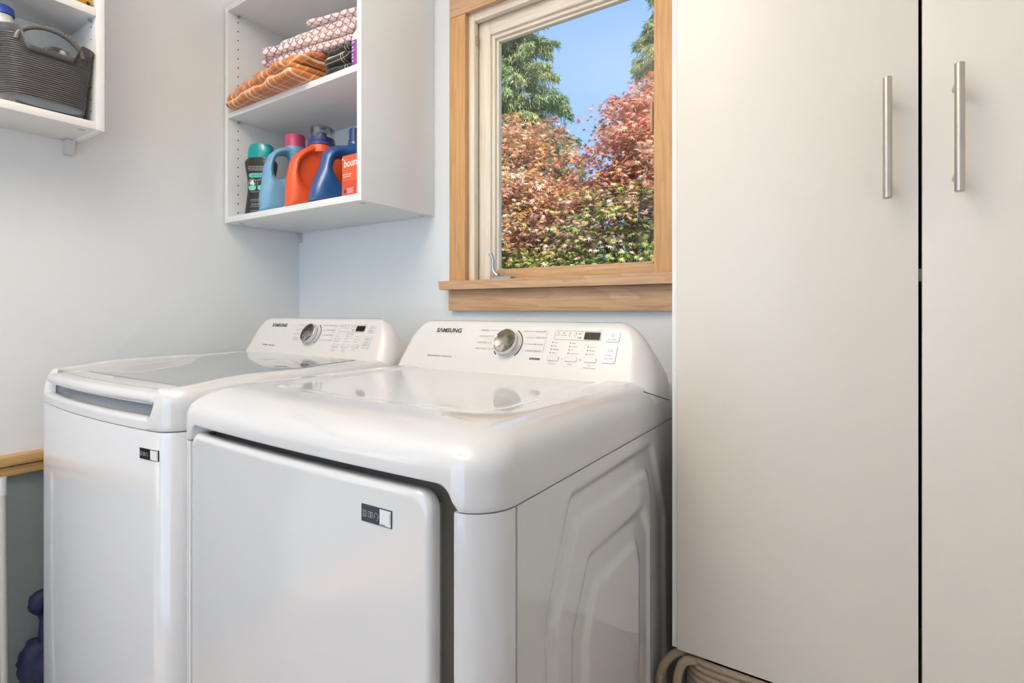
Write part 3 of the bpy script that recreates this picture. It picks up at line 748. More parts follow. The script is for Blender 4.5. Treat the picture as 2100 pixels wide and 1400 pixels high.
def jug(label, x, outline, hole, mat, neck, capmat, cap, half=0.036, bev=0.030, y0=-0.290, plate=None, yaw=-16.0, hk=0.92):
    j = thing('detergent_jug', label, 'jug', (x, y0+0.1, FZ), 'detergent jugs on the lower shelf')
    F4 = side_frame(x, y0, yaw)
    if hole:                              # the rounded lip widens the opening, so draw it smaller
        hx, hy = sum(p[0] for p in hole)/len(hole), sum(p[1] for p in hole)/len(hole)
        hole = [(hx+(p[0]-hx)*hk, hy+(p[1]-hy)*hk) for p in hole]
    flat_shape('jug_body', outline, hole, half, bev, mat, F4, j)
    if plate: flat_shape('jug_recess', plate, None, half*0.35, 0.010, mat, F4, j)
    up = F4 @ Matrix.Translation((neck[0], neck[1], 0)) @ Matrix.Rotation(R(-90), 4, 'X')
    part('neck', *xf(lathe([(0, -0.02), (neck[2]*1.05, -0.02), (neck[2]*1.05, 0.006), (neck[2], 0.010), (0, 0.010)], 28), up), mat, j)
    return j, F4, up

# pale blue jug, pink cap
j, F4, up = jug('pale blue jug with pink cap between the black bottle and orange jug', 0.215,
    [(0.004, 0.0), (0.10, 0.0), (0.19, 0.0), (0.203, 0.02), (0.205, 0.10), (0.195, 0.165), (0.165, 0.205), (0.125, 0.225), (0.09, 0.226), (0.055, 0.216), (0.026, 0.192), (0.010, 0.15), (0.004, 0.10), (-0.004, 0.05), (-0.002, 0.015)],
    [(0.036, 0.118), (0.032, 0.155), (0.045, 0.188), (0.072, 0.202), (0.090, 0.195), (0.092, 0.160), (0.082, 0.126), (0.058, 0.108)],
    M['lightblue'], (0.108, 0.222, 0.032), None, None)
rib = [(0, 0.0)]
n = 36
rings = [[((r + (0.0009 if k % 2 else 0))*math.cos(2*math.pi*k/n), (r + (0.0009 if k % 2 else 0))*math.sin(2*math.pi*k/n), z) for k in range(n)] for r, z in ((0.0325, 0.008), (0.0325, 0.044), (0.030, 0.050))]
part('cap', *xf(loft(rings), up), M['pink'], j)
lab = [(0.090, 0.088), (0.13, 0.085), (0.15, 0.06), (0.145, 0.03), (0.115, 0.012), (0.086, 0.022), (0.070, 0.055)]
flat_shape('label', lab, None, 0.0364, 0.0004, M['cream_label'], F4, j)
flat_shape('label_band', [(0.090, 0.088), (0.13, 0.085), (0.147, 0.065), (0.11, 0.062), (0.073, 0.062)], None, 0.0367, 0.0004, M['crimson'], F4, j)

# orange jug with indigo spout and clear cap
j, F4, up = jug('orange jug with a clear cap between the two blue jugs', 0.352,
    [(0.004, 0.0), (0.10, 0.0), (0.19, 0.0), (0.205, 0.02), (0.208, 0.11), (0.20, 0.165), (0.170, 0.198), (0.125, 0.212), (0.085, 0.208), (0.045, 0.186), (0.016, 0.150), (0.004, 0.10), (0.0, 0.05), (0.0, 0.012)],
    [(0.036, 0.098), (0.036, 0.135), (0.055, 0.168), (0.090, 0.184), (0.105, 0.165), (0.098, 0.110), (0.075, 0.062), (0.052, 0.066)],
    M['orange'], (0.112, 0.206, 0.040), None, None,
    plate=[(0.02, 0.10), (0.02, 0.14), (0.05, 0.18), (0.09, 0.195), (0.125, 0.165), (0.12, 0.10), (0.09, 0.045), (0.045, 0.05)])
part('spout_collar', *xf(lathe([(0.0, 0.004), (0.044, 0.004), (0.045, 0.007), (0.045, 0.013), (0.041, 0.017), (0.041, 0.030), (0.018, 0.032), (0.015, 0.050), (0, 0.050)], 32), up), M['spout'], j)
part('clear_cap', *xf(lathe([(0.0405, 0.018), (0.0425, 0.018), (0.0415, 0.060), (0.037, 0.066), (0.0, 0.066), (0, 0.064), (0.036, 0.064), (0.0395, 0.059)], 32), up), M['clear'], j)

# deep blue jug with a narrow neck
j, F4, up = jug('deep blue jug beside the orange dryer-sheet box', 0.474,
    [(0.004, 0.0), (0.10, 0.0), (0.19, 0.0), (0.205, 0.02), (0.208, 0.11), (0.20, 0.155), (0.175, 0.182), (0.150, 0.198), (0.125, 0.200), (0.105, 0.190), (0.066, 0.180), (0.042, 0.158), (0.028, 0.11), (0.010, 0.065), (0.0, 0.03), (0.0, 0.012)],
    [(0.062, 0.105), (0.064, 0.132), (0.080, 0.150), (0.108, 0.154), (0.122, 0.140), (0.118, 0.090), (0.098, 0.060), (0.078, 0.078)],
    M['blue'], (0.142, 0.200, 0.021), None, None)
part('cap', *xf(lathe([(0, 0.008), (0.0215, 0.008), (0.0215, 0.014), (0.0195, 0.016), (0.0190, 0.050), (0.0165, 0.053), (0, 0.053)], 28), up), M['bluecap'], j)
part('neck_tag', *xf(boxvf(-0.010, 0.024, -0.031, -0.0295, 0.004, 0.03), up), M['crimson'], j)

# red detergent label seen through the blue handle belongs to a red carton behind: the jug's own back label
# black scent-booster bottle, teal cap
bb = thing('scent_booster_bottle', 'black waisted bottle with a teal cap at the left of the lower shelf', 'bottle', (0.135, -0.245, FZ))
prof = [(0.050, 0.0), (0.0515, 0.004), (0.0505, 0.02), (0.045, 0.055), (0.0410, 0.085), (0.0405, 0.105), (0.043, 0.13), (0.048, 0.155), (0.0515, 0.175), (0.0515, 0.184), (0.047, 0.192), (0.040, 0.196), (0.039, 0.2)]
BX, BY, BYAW = 0.132, -0.240, R(30)
def super_ring(hw, hd, z, n=48, e=0.55):
    P = []
    for k in range(n):
        a = 2*math.pi*k/n; x = math.copysign(abs(math.cos(a))**e, math.cos(a))*hw; y = math.copysign(abs(math.sin(a))**e, math.sin(a))*hd
        P.append((BX + x*math.cos(BYAW)-y*math.sin(BYAW), BY + x*math.sin(BYAW)+y*math.cos(BYAW), FZ+z))
    return P
part('bottle', *loft([super_ring(w, 0.030 if z < 0.19 else 0.027, z) for w, z in prof]), M['black_bottle'], bb)
capr = [super_ring(w, d, z, 48, 0.8) for w, d, z in ((0.043, 0.029, 0.1965), (0.0435, 0.030, 0.199), (0.043, 0.030, 0.225), (0.036, 0.027, 0.243), (0.026, 0.02, 0.250))]
capr[-1] = [(p[0], p[1], p[2] - 0.010*math.cos((p[0]-BX)/0.026*1.3)) for p in capr[-1]]
part('cap', *loft(capr), M['teal'], bb)
# clear side seam of the wrap
seam = [super_ring(w+0.0006, 0.03, z) for w, z in prof[:-2]]
part('seam', *tube([Vector(r_[24])*1.0 for r_ in seam], 0.0011, 6), M['cream_label'], bb)
# print on the front of the black bottle (faces the camera side)
BM = Matrix.Translation((BX, BY, FZ)) @ Matrix.Rotation(BYAW, 4, 'Z') @ Matrix.Translation((0, -0.0304, 0)) @ Matrix.Rotation(R(90), 4, 'X')
dash = lambda x, y, ws, w, z=0.0: [line2(x+sum(ws[:k])+0.0016*k, y, x+sum(ws[:k+1])+0.0016*k, y, w, z) for k in range(len(ws))]
pr = dash(-0.030, 0.1648, (0.016, 0.008, 0.012, 0.016), 0.0024) + dash(-0.031, 0.1588, (0.010, 0.014, 0.009, 0.018), 0.0024) + dash(-0.028, 0.1528, (0.012, 0.006, 0.014, 0.014), 0.0024)
for zz, ww in ((0.118, 0.05), (0.078, 0.045), (0.052, 0.045), (0.047, 0.045), (0.038, 0.04), (0.034, 0.04), (0.028, 0.05), (0.014, 0.05), (0.008, 0.045)):
    pr.append(line2(-ww/2, zz, ww/2, zz, 0.0013))
spart('wrap_print', *xf(merge(*pr), BM), M['ink_grey'], bb, None)
part('instruction_band', *xf(([(p[0], p[1], 0.0001) for p in rrect2(-0.027, 0.034, 0.127, 0.142, 0.007, 6)], [tuple(range(28))]), BM), M['ink_teal'], bb, None)
part('instruction_text', *xf(shift(text_vf('HOW TO USE', 0.0085, width=0.046), -0.019, 0.1315, 0.0004), BM), M['black_bottle'], bb, None)
for x in (-0.028, 0.003):
    part('instruction_badge', *xf(frame2(x, x+0.026, 0.083, 0.123, 0.0011, 0.0125, 0.0003), BM), M['ink_mint'], bb, None)
    part('instruction_badge', *xf(([(p[0], p[1], 0.0004) for p in rrect2(x+0.0005, x+0.0255, 0.0835, 0.1005, 0.0080, 6)], [tuple(range(28))]), BM), M['ink_mint'], bb, None)
spart('badge_picture', *xf(merge(*[([(cx_+r_*math.cos(2*math.pi*k/14), cy_+r_*math.sin(2*math.pi*k/14), 0.0004) for k in range(14)], [tuple(range(14))]) for cx_, cy_, r_ in ((-0.019, 0.108, 0.0055), (-0.012, 0.106, 0.0055), (-0.015, 0.114, 0.005))]), BM), M['ink_white'], bb, None)

# dryer-sheet box
bx = thing('dryer_sheet_box', 'orange dryer-sheet box lettered bounce at the right of the lower shelf', 'box', (0.655, -0.24, FZ))
BX0, BX1, BY0, BY1, BH = 0.6155, 0.6935, -0.2865, -0.10, 0.118
box('carton', BX0, BX1, BY0, BY1, FZ, FZ+BH, M['cardboard'], bx, 0.0008)
FM = Matrix.Translation((BX0, BY0-0.0004, FZ)) @ Matrix.Rotation(R(90), 4, 'X')
part('lower_band', *xf(rect(0.0, BX1-BX0, 0.0, 0.044), FM), M['carton_dark'], bx, None)
part('brand_lettering', *xf(shift(text_vf('bounce', 0.030, bold=0.0007, shear=0.12, width=0.080), 0.012, 0.084, 0.0004), FM @ Matrix.Rotation(R(2), 4, 'Z')), M['ink_white'], bx, None)
spart('small_print', *xf(merge(*dash(0.004, 0.0635, (0.012, 0.009, 0.014), 0.0022, 0.0005), *dash(0.006, 0.0570, (0.009, 0.012, 0.008), 0.0020, 0.0005),
     *[line2(0.022, 0.022-0.004*k, 0.050-0.003*(k % 2), 0.022-0.004*k, 0.0014, 0.0005) for k in range(4)], rect(0.001, 0.006, 0.106, 0.111, 0.0005)), FM), M['ink_white'], bx, None)
part('round_badge', *xf(([(0.0135+0.0055*math.cos(2*math.pi*k/16), 0.015+0.0055*math.sin(2*math.pi*k/16), 0.0005) for k in range(16)], [tuple(range(16))]), FM), M['bluecap'], bx, None)

# ================================================================== LAUNDRY MACHINES
YF = -0.833; YB = -0.095
SEAM = 0.887
CON_A = math.atan2(0.8862, 0.4634)                       # tilt of the console face
def console(root, x0c, dz, kind):
    """control console; x0c = centre in X; layout taken in dryer coordinates (centre 1.194)"""
    hw = [(0.918, 0.3428), (0.94, 0.3428), (0.955, 0.3428), (0.976, 0.3405), (1.00, 0.334), (1.025, 0.324), (1.045, 0.313), (1.058, 0.303), (1.067, 0.294), (1.074, 0.285), (1.0795, 0.275), (1.083, 0.265), (1.085, 0.253)]
    rings = []
    for i, (z, w) in enumerate(hw):
        yf = -0.321 + (z-0.976)*(0.057/0.109)
        yb = -0.195 - 0.045*sstep(0.955, 1.05, z) - 0.006*sstep(1.05, 1.085, z)
        top = max(0.0, (z-1.0735)/0.0115); e = 1-math.sqrt(max(0, 1-top*top)) if top > 0 else 0
        yf += 0.013*e; yb -= 0.010*e
        rf = 0.046 - 0.012*sstep(0.97, 1.08, z)
        rings.append([(x, y, z+dz) for x, y in perim(x0c-w, x0c+w, yf, yb, min(rf, (yb-yf)*0.55), min(0.016, (yb-yf)*0.3), nf=30, ns=6, nb=8, nc=9)])
    con = part('console', *loft(rings), M['console'], root, 40)
    off = x0c - 1.194
    O = Vector((0.0, -0.321, 0.976+dz))
    FM = Matrix.Translation(O) @ Matrix.Rotation(CON_A, 4, 'X')
    def put(name, vfs, mat, h=0.0006):
        vf = merge(*vfs); return part(name, [tuple(FM @ Vector((p[0]+off, p[1], h + p[2]))) for p in vf[0]], vf[1], mat, con, None)
    put0 = put
    def put(*a):
        o_ = put0(*a)
        if len(a[1]) > 1 or 'lettering' in a[0]: o_['kind'] = 'stuff'
        return o_
    tx = lambda s_, x, y, h, w=None, **k: shift(text_vf(s_, h*1.38, width=w, **k), x, y)
    put('brand_lettering', [tx('S\u039bMSUNG' if False else 'S\u039bMSUNG', 0.9695, 0.0905, 0.0112, 0.0800, shear=0.0, bold=0.0005)], M['print'])
    knob_x, knob_y = 1.1945, 0.0660
    if kind == 'dryer':
        put('feature_lettering', [tx('MoistureSensor   SmartCare', 0.966, 0.0251, 0.0040, 0.078, shear=0.25)], M['print'])
        left = [('NORMAL', 1.1094, 0.0968, 0.0225), ('HEAVY DUTY', 1.1084, 0.0814, 0.0315), ('DELICATES', 1.1073, 0.0653, 0.027), ('PERM PRESS', 1.106, 0.0497, 0.032)]
        right = [('QUICK DRY', 1.2596, 0.0968, 0.028), ('TIME DRY', 1.263, 0.0816, 0.0245), ('AIR FLUFF', 1.2607, 0.0656, 0.0258), ('WRINKLE RELEASE', 1.2436, 0.0495, 0.042)]
    else:
        put('feature_lettering', [tx('VRT Plus   SmartCare', 0.966, 0.0240, 0.0040, 0.065, shear=0.25, bold=0.0001)], M['print'])
        left = [('NORMAL', 1.1094, 0.0968, 0.0225), ('HEAVY DUTY', 1.1084, 0.0814, 0.0315), ('DELICATES', 1.1073, 0.0653, 0.027), ('BEDDING', 1.108, 0.0525, 0.026), ('WATERPROOF', 1.106, 0.0462, 0.032)]
        right = [('QUICK WASH', 1.2560, 0.0968, 0.031), ('DEEP WASH', 1.258, 0.0816, 0.0275), ('RINSE+SPIN', 1.2575, 0.0656, 0.030), ('SELF CLEAN', 1.2585, 0.0495, 0.030)]
    put('cycle_lettering', [tx(a, x, y, 0.0036, w) for a, x, y, w in left + right], M['print_grey'])
    ln = []
    for (a, x, y, w) in left[:4]: ln.append(line2(x+w+0.003, y+0.0018, knob_x-0.036 + (0.018 if a == 'NORMAL' else 0), y+0.0018, 0.0007))
    for (a, x, y, w) in right: ln.append(line2(knob_x+0.043 - (0.010 if y > 0.09 else 0), y+0.0018, x-0.003, y+0.0018, 0.0007))
    ln += [line2(1.2902, 0.1005, 1.2900, 0.0485, 0.0006)]
    put('leader_lines', ln, M['print_grey'])
    # indicator strip, display, lamps
    put('indicator_frame', [frame2(1.3097, 1.4185, 0.0802, 0.1020, 0.0007, 0.003)], M['print_grey'])
    put('display', [([(p[0], p[1], 0.0) for p in rrect2(1.3802, 1.4158, 0.0828, 0.0994, 0.002, 4)], [tuple(range(20))])], M['display'], 0.0009)
    L = [rect(x, x+0.0034, 0.0958, 0.0972) for x in (1.3160, 1.3300, 1.3440, 1.3585)]
    lab = [tx('Drying', 1.3125, 0.0905, 0.0026, 0.0105), tx('Cooling', 1.3260, 0.0905, 0.0026, 0.0125), frame2(1.3435, 1.3475, 0.0892, 0.0930, 0.0005, 0.0005), frame2(1.3580, 1.3625, 0.0890, 0.0932, 0.0005, 0.0005),
           frame2(1.3705, 1.3745, 0.0938, 0.0978, 0.0005, 0.0005), rect(1.3695, 1.3738, 0.0846, 0.0884)]
    L += [rect(1.3672, 1.3690, 0.0942, 0.0972), rect(1.3660, 1.3678, 0.0850, 0.0880)]
    cols = [(1.3087, 0.0734, 4, ('Very', 'More', 'Normal', 'Damp') if kind == 'dryer' else ('Hot', 'Warm', 'Eco Warm', 'Tap Cold')),
            (1.3515, 0.0736, 4, ('High', 'Medium', 'Low', 'Extra Low') if kind == 'dryer' else ('Extra High', 'High', 'Low', 'No Spin')),
            (1.3939, 0.0660, 3, ('60 min', '40 min', '20 min') if kind == 'dryer' else ('Heavy', 'Normal', 'Light'))]
    for x, y, n_, names in cols:
        for k in range(n_):
            yy = y - 0.00793*k
            L.append(rect(x-0.0009, x+0.0009, yy-0.0014, yy+0.0016)); lab.append(tx(names[k], x+0.0042, yy-0.0014, 0.0029, 0.0026*len(names[k])*0.85))
    put('indicator_lights', L, M['print'])
    if kind == 'dryer':
        lab += [tx('Dryness', 1.3105, 0.0236, 0.0030, 0.0160), tx('Temp.', 1.3555, 0.0236, 0.0030, 0.0115), tx('Time', 1.3995, 0.0242, 0.0030, 0.0100), tx('*Wrinkle Prevent', 1.391, 0.0186, 0.0030, 0.0290), tx('*3 sec', 1.406, 0.1045, 0.0024, 0.014)]
        put('manual_dry_plate', [rect(1.2609, 1.2871, 0.0310, 0.0354)], M['print'])
        put('manual_dry_lettering', [tx('Manual Dry', 1.2632, 0.0320, 0.0026, 0.0215)], M['console'], 0.0011)
    else:
        lab += [tx('Temp.', 1.3105, 0.0236, 0.0030, 0.0120), tx('*Drum Lock', 1.3075, 0.0186, 0.0030, 0.0210), tx('Spin', 1.3555, 0.0236, 0.0030, 0.0095), tx('*Delay End', 1.3515, 0.0186, 0.0030, 0.0190), tx('Soil', 1.4000, 0.0242, 0.0030, 0.0090), tx('*3 sec', 1.406, 0.1045, 0.0024, 0.014)]
    lab += [frame2(1.3385, 1.3420, 0.0345, 0.0385, 0.0005, 0.0014), frame2(1.3810, 1.3850, 0.0345, 0.0385, 0.0005, 0.0014)]
    put('control_lettering', lab, M['print_grey'])
    # raised keys
    def key(name, x0, x1, y0, y1):
        a = rrect2(x0, x1, y0, y1, 0.003, 5); b = rrect2(x0+0.0007, x1-0.0007, y0+0.0007, y1-0.0007, 0.0025, 5)
        rr = [[(p[0]+off, p[1], h) for p in q] for q, h in ((a, -0.0006), (a, 0.0012), (b, 0.0019))]
        vf = loft(rr); part(name, *xf(vf, FM), M['plastic_white'], con, 30)
    key('option_key', 1.3045, 1.3320, 0.0308, 0.0420); key('option_key', 1.3470, 1.3750, 0.0313, 0.0425); key('option_key', 1.3905, 1.4182, 0.0317, 0.0430)
    key('power_key', 1.4300, 1.4590, 0.0788, 0.1018); key('start_key', 1.4300, 1.4585, 0.0322, 0.0696)
    put('key_lettering', [tx('POWER', 1.4352, 0.0820, 0.0040, 0.0190), tx('START', 1.4350, 0.0463, 0.0042, 0.0180), tx('PAUSE', 1.4350, 0.0396, 0.0042, 0.0180),
        arc2(1.4445, 0.0937, 0.0029, 0.0036, 118, 422), line2(1.4445, 0.0945, 1.4445, 0.0985, 0.0007),
        line2(1.4400, 0.0560, 1.4400, 0.0622, 0.0006), line2(1.4400, 0.0622, 1.4450, 0.0591, 0.0006), line2(1.4450, 0.0591, 1.4400, 0.0560, 0.0006),
        rect(1.4466, 1.4473, 0.0560, 0.0622), rect(1.4484, 1.4491, 0.0560, 0.0622)], M['print_grey'], 0.0023)
    # dial: dark arc, ring, turned metal face
    put('dial_arc', [arc2(knob_x, knob_y, 0.0362, 0.0388, -48, 62)], M['print'])
    put('dial_arc', [arc2(knob_x, knob_y, 0.0355, 0.0385, 212, 228, 8)], M['print'])
    KM = FM @ Matrix.Translation((knob_x+off, knob_y, 0.0))
    part('dial_base', *xf(lathe([(0, 0.0003), (0.0325, 0.0003), (0.0320, 0.0025), (0.0300, 0.0035), (0, 0.0035)], 48), KM), M['plastic_white'], con)
    kn = mesh_obj('dial', *lathe([(0.0296, 0.0035), (0.0302, 0.0045), (0.0300, 0.0170), (0.0294, 0.0186), (0.0288, 0.0190), (0.0283, 0.0187)], 64), M['chrome_side'])
    kf = mesh_obj('dial_face', *lathe([(0.0284, 0.0187), (0.018, 0.0187), (0.009, 0.0187), (0.0004, 0.0187)], 64), M['dial'])
    mk = mesh_obj('dial_mark', *rect(0.0205, 0.0270, -0.0008, 0.0008, 0.0190), M['print'], None)
    for o_ in (kn, kf, mk):
        place(o_, KM.translation, con); o_.rotation_euler = (CON_A, 0, R(0))
    mk.rotation_euler = (Matrix.Rotation(CON_A, 3, 'X') @ Matrix.Rotation(R(-35), 3, 'Z')).to_euler()
    return con

def info_sticker(root, x0, x1, z0, z1, yf, base):
    w, h = x1-x0, z1-z0
    def xf(vf, _): return [(x0+q[0], yf(x0+q[0])-0.0006-q[2], z0+q[1]) for q in vf[0]], vf[1]
    FM = None
    s_ = part('info_sticker', *xf(merge(*[boxvf(w*k/8, w*(k+1)/8, 0, h, -0.0008, 0.0, 0) for k in range(8)]), FM), base, root, None, label='dark sticker with line icons')
    part('sticker_field', *xf(merge(*[rect(w*(0.615+0.06*k), w*(0.675+0.06*k), h*0.05, h*0.955, 0.0004) for k in range(6)]), FM), M['label_white'], s_, None)
    u = h
    ic = [frame2(u*0.14, u*0.44, u*0.30, u*0.68, u*0.028, u*0.01, 0.0006), line2(u*0.20, u*0.58, u*0.34, u*0.58, u*0.03, 0.0004), line2(u*0.20, u*0.47, u*0.38, u*0.47, u*0.03, 0.0004), line2(u*0.20, u*0.38, u*0.38, u*0.38, u*0.03, 0.0004),
          frame2(u*0.57, u*0.755, u*0.32, u*0.66, u*0.028, u*0.01, 0.0004), frame2(u*0.745, u*0.93, u*0.32, u*0.66, u*0.028, u*0.01, 0.0004),
          *[line2(u*(0.79), u*q, u*0.88, u*q, u*0.02, 0.0004) for q in (0.42, 0.5, 0.58)],
          arc2(u*1.22, u*0.50, u*0.14, u*0.17, 10, 190, 14, 0.0004), rect(u*1.05, u*1.10, u*0.36, u*0.50, 0.0004), rect(u*1.33, u*1.39, u*0.36, u*0.50, 0.0004), arc2(u*1.24, u*0.36, u*0.10, u*0.13, -90, 0, 8, 0.0004)]
    spart('sticker_icons', *xf(merge(*ic), FM), M['label_line'], s_, None)
    spart('sticker_lettering', *xf(merge(line2(w*0.95, h*0.22, w*0.95, h*0.82, u*0.035, 0.0005), line2(w*0.64, h*0.10, w*0.80, h*0.10, u*0.04, 0.0005)), FM), M['print'], s_, None)

# ------------------------------------------------------------------ dryer
def dryer():
    XL, XR = 0.851, 1.537; xc = (XL+XR)/2; hw = (XR-XL)/2; BOW = 0.011
    root = thing('clothes_dryer', 'white front-door clothes dryer in front of the window', 'dryer', (xc, -0.46, 0.0))
    bowy = lambda x: BOW*(1-((x-xc)/hw)**2)
    # core carcass, feet
    part('body', *boxvf(XL+0.003, XR-0.012, -0.785, YB, 0.03, SEAM-0.001), M['enamel'], root)
    fv = [xf(lathe([(0, 0), (0.02, 0), (0.02, 0.03), (0, 0.03)], 16), Matrix.Translation((x, y, 0.0))) for x in (XL+0.06, XR-0.06) for y in (-0.74, -0.15)]
    for q in fv: part('foot', *q, M['dark'], root)
    # right side panel with pressed ribs
    def sd_poly(y, z, P):
        d = 1e9; ins = False; n = len(P); j = n-1
        for i in range(n):
            (x1, y1), (x2, y2) = P[j], P[i]
            ex, ey = x2-x1, y2-y1; wx, wy = y-x1, z-y1
            t = max(0, min(1, (wx*ex+wy*ey)/(ex*ex+ey*ey))); d = min(d, (wx-ex*t)**2+(wy-ey*t)**2)
            if (y1 > z) != (y2 > z) and y < (x2-x1)*(z-y1)/(y2-y1)+x1: ins = not ins
            j = i
        d = math.sqrt(d); return -d if ins else d
    # nested outlines: each is inset and rounded by offsetting its signed distance
    polys = [([(-0.632, 0.838), (-0.325, 0.838), (-0.262, 0.70), (-0.248, 0.10), (-0.70, 0.10), (-0.688, 0.72)], 0.020, -1),
             ([(-0.615, 0.796), (-0.350, 0.796), (-0.337, 0.765), (-0.335, 0.13), (-0.680, 0.13), (-0.668, 0.70)], 0.020, 1),
             ([(-0.575, 0.733), (-0.372, 0.733), (-0.345, 0.69), (-0.345, 0.17), (-0.625, 0.17), (-0.617, 0.66)], 0.020, -1),
             ([(-0.552, 0.686), (-0.404, 0.686), (-0.394, 0.66), (-0.394, 0.20), (-0.585, 0.20), (-0.578, 0.63)], 0.018, 1)]
    ny, nz = 150, 170; Y0, Y1, Z0, Z1 = -0.7795, YB, 0.03, SEAM-0.0006
    V = []
    for j in range(nz+1):
        z = Z0+(Z1-Z0)*j/nz
        for i in range(ny+1):
            y = Y0+(Y1-Y0)*i/ny; hgt = 0.0
            for P, rad, sg in polys:
                d = sd_poly(y, z, P) - rad
                hgt += sg*0.0055*(1-sstep(-0.0075, 0.0075, d))
            V.append((XR+hgt, y, z))
    w = ny+1
    Fc = [(j*w+i, j*w+i+1, (j+1)*w+i+1, (j+1)*w+i) for j in range(nz) for i in range(ny)]
    b = len(V); edge = [i for i in range(w)] + [j*w+ny for j in range(1, nz+1)] + [nz*w+i for i in range(ny-1, -1, -1)] + [j*w for j in range(nz-1, 0, -1)]
    V += [(XR-0.012, V[e][1], V[e][2]) for e in edge]; n = len(edge)
    Fc += [(edge[(k+1) % n], edge[k], b+k, b+(k+1) % n) for k in range(n)]
    part('side_panel', V, Fc, M['enamel'], root, 50)
    part('side_panel', *boxvf(XL, XL+0.003, -0.7795, YB, 0.03, SEAM-0.0012), M['enamel'], root)
    # front corner posts
    def post(sgn):
        xo = XR if sgn > 0 else XL; xi = 1.488 if sgn > 0 else 0.9045
        r = 0.0495; cx = xo - sgn*r; P = []
        yfr = lambda x: YF - bowy(x)
        P += [(xi, -0.79), (xi, yfr(xi)+0.004), (xi+sgn*0.0012, yfr(xi)+0.0012), (xi+sgn*0.004, yfr(xi))]
        nseg = 6
        for k in range(1, nseg): P.append((xi+sgn*0.004+(cx-xi-sgn*0.004)*k/nseg, yfr(xi+sgn*0.004+(cx-xi-sgn*0.004)*k/nseg)))
        if sgn > 0 and cx < xi: P = P[:4]
        for k in range(12):
            a = R(-90 + 90*k/11)
            x = cx + sgn*r*math.cos(a); y = YF + r + r*math.sin(a)
            if (x - P[-1][0])*sgn > 1e-4 or k > 3: P.append((x, y - bowy(x)*(1 - k/11.0)))
        P += [(xo-sgn*0.01, -0.7802), (xo-sgn*0.02, -0.79)]
        if sgn < 0: P.reverse()
        cxm = sum(p[0] for p in P)/len(P); cym = sum(p[1] for p in P)/len(P)
        ring = lambda k, z: [(cxm+(x-cxm)*k, cym+(y-cym)*k, z) for x, y in P]
        part('corner_post', *loft([ring(1, 0.03), ring(1, SEAM-0.003), ring(0.99, SEAM-0.0006)]), M['enamel'], root, 40)
    post(1); post(-1)
    # recess around the door
    part('door_recess', *boxvf(0.905, 1.4878, -0.7915, -0.7852, 0.05, SEAM+0.02), M['recess'], root)
    # the door, a bowed plate with a soft edge
    DX0, DX1, DZ0, DZ1 = 0.9065, 1.4565, 0.10, 0.9015
    def outline(ins, r):
        base = rrect2(DX0+ins, DX1-ins, DZ0+ins, DZ1-ins, r, 8); out = []
        for i in range(len(base)):
            p, q = base[i], base[(i+1) % len(base)]
            m_ = max(1, int(math.hypot(q[0]-p[0], q[1]-p[1])/0.02))
            for k in range(m_): out.append((p[0]+(q[0]-p[0])*k/m_, p[1]+(q[1]-p[1])*k/m_))
        return out
    base = outline(0, 0.022); cxm, czm = (DX0+DX1)/2, (DZ0+DZ1)/2
    def ring(ins, y):
        return [(cxm+(x-cxm)*(1-ins/((DX1-DX0)/2)), y-bowy(x), czm+(z-czm)*(1-ins/((DZ1-DZ0)/2))) for x, z in base]
    rings = [ring(0.0040, -0.8125), ring(0.001, -0.8145), ring(0.0, -0.817), ring(0, -0.8255), ring(0.0010, -0.8295), ring(0.0040, -0.8325), ring(0.009, -0.8335), ring(0.0110, -0.8335)]
    nin = 9
    for k in range(1, nin): rings.append([(cxm+(x-cxm)*(1-k/nin), 0, czm+(z-czm)*(1-k/nin)) for x, y, z in ring(0.0110, 0)])
    rings[8:] = [[(x, -0.8335-bowy(x), z) for x, _, z in r_] for r_ in rings[8:]]
    door = part('door', *loft(rings), M['enamel'], root, 40)
    part('door_inner', *boxvf(0.935, 1.435, -0.8255, -0.7920, 0.13, 0.875), M['recess'], root)
    info_sticker(door, 1.3470, 1.3985, 0.8495, 0.8708, lambda x: -0.8335-bowy(x), M['label'])
    # top cover: rolled front, rounded sides, shallow dished top, cut away above the door
    def zcut(x, y):
        if y > YF + 0.03: return 0.0
        d = min(x-0.904, 1.4890-x)
        if d <= 0: return 0.0
        r = 0.024
        return 0.0275*(math.sqrt(max(0, r*r-(r-d)**2))/r if d < r else 1.0)
    ZT = 0.9735; ZS = 0.928
    prof = [(0.022, 0.022, SEAM+0.012, 1), (0.0025, 0.0025, SEAM+0.0004, 1), (0.0005, 0.0005, SEAM+0.0008, 1), (0, 0, SEAM+0.0024, 1), (0, 0, SEAM+0.010, 0.8), (0.0, 0.0, SEAM+0.024, 0.35)]
    for k in range(0, 13):
        a = R(90*k/12); prof.append((0.050*(1-math.cos(a)), 0.075*(1-math.cos(a)), ZS+(ZT-ZS)*math.sin(a), 0))
    prof += [(0.075, 0.100, ZT+0.0003, 0), (0.085, 0.112, ZT, 0), (0.0905, 0.1185, ZT-0.0008, 0), (0.0965, 0.1255, ZT-0.0034, 0), (0.103, 0.133, ZT-0.0044, 0), (0.115, 0.147, ZT-0.0046, 0)]
    rings = []
    for a_s, a_f, z, kc in prof:
        r = 0.0495 + 0.25*max(0, a_s-0.05)
        P = perim(XL+a_s, XR-a_s, YF+a_f, YB, r, 0.01, BOW, nf=150, ns=40)
        P0 = perim(XL, XR, YF, YB, 0.0495, 0.01, BOW, nf=150, ns=40)
        rings.append([(x, y, z + zcut(q[0], q[1])*kc) for (x, y), q in zip(P, P0)])
    part('top_cover', *loft(rings, False, True), M['plastic_white'], root, 50)
    console(root, 1.194, 0.0, 'dryer')
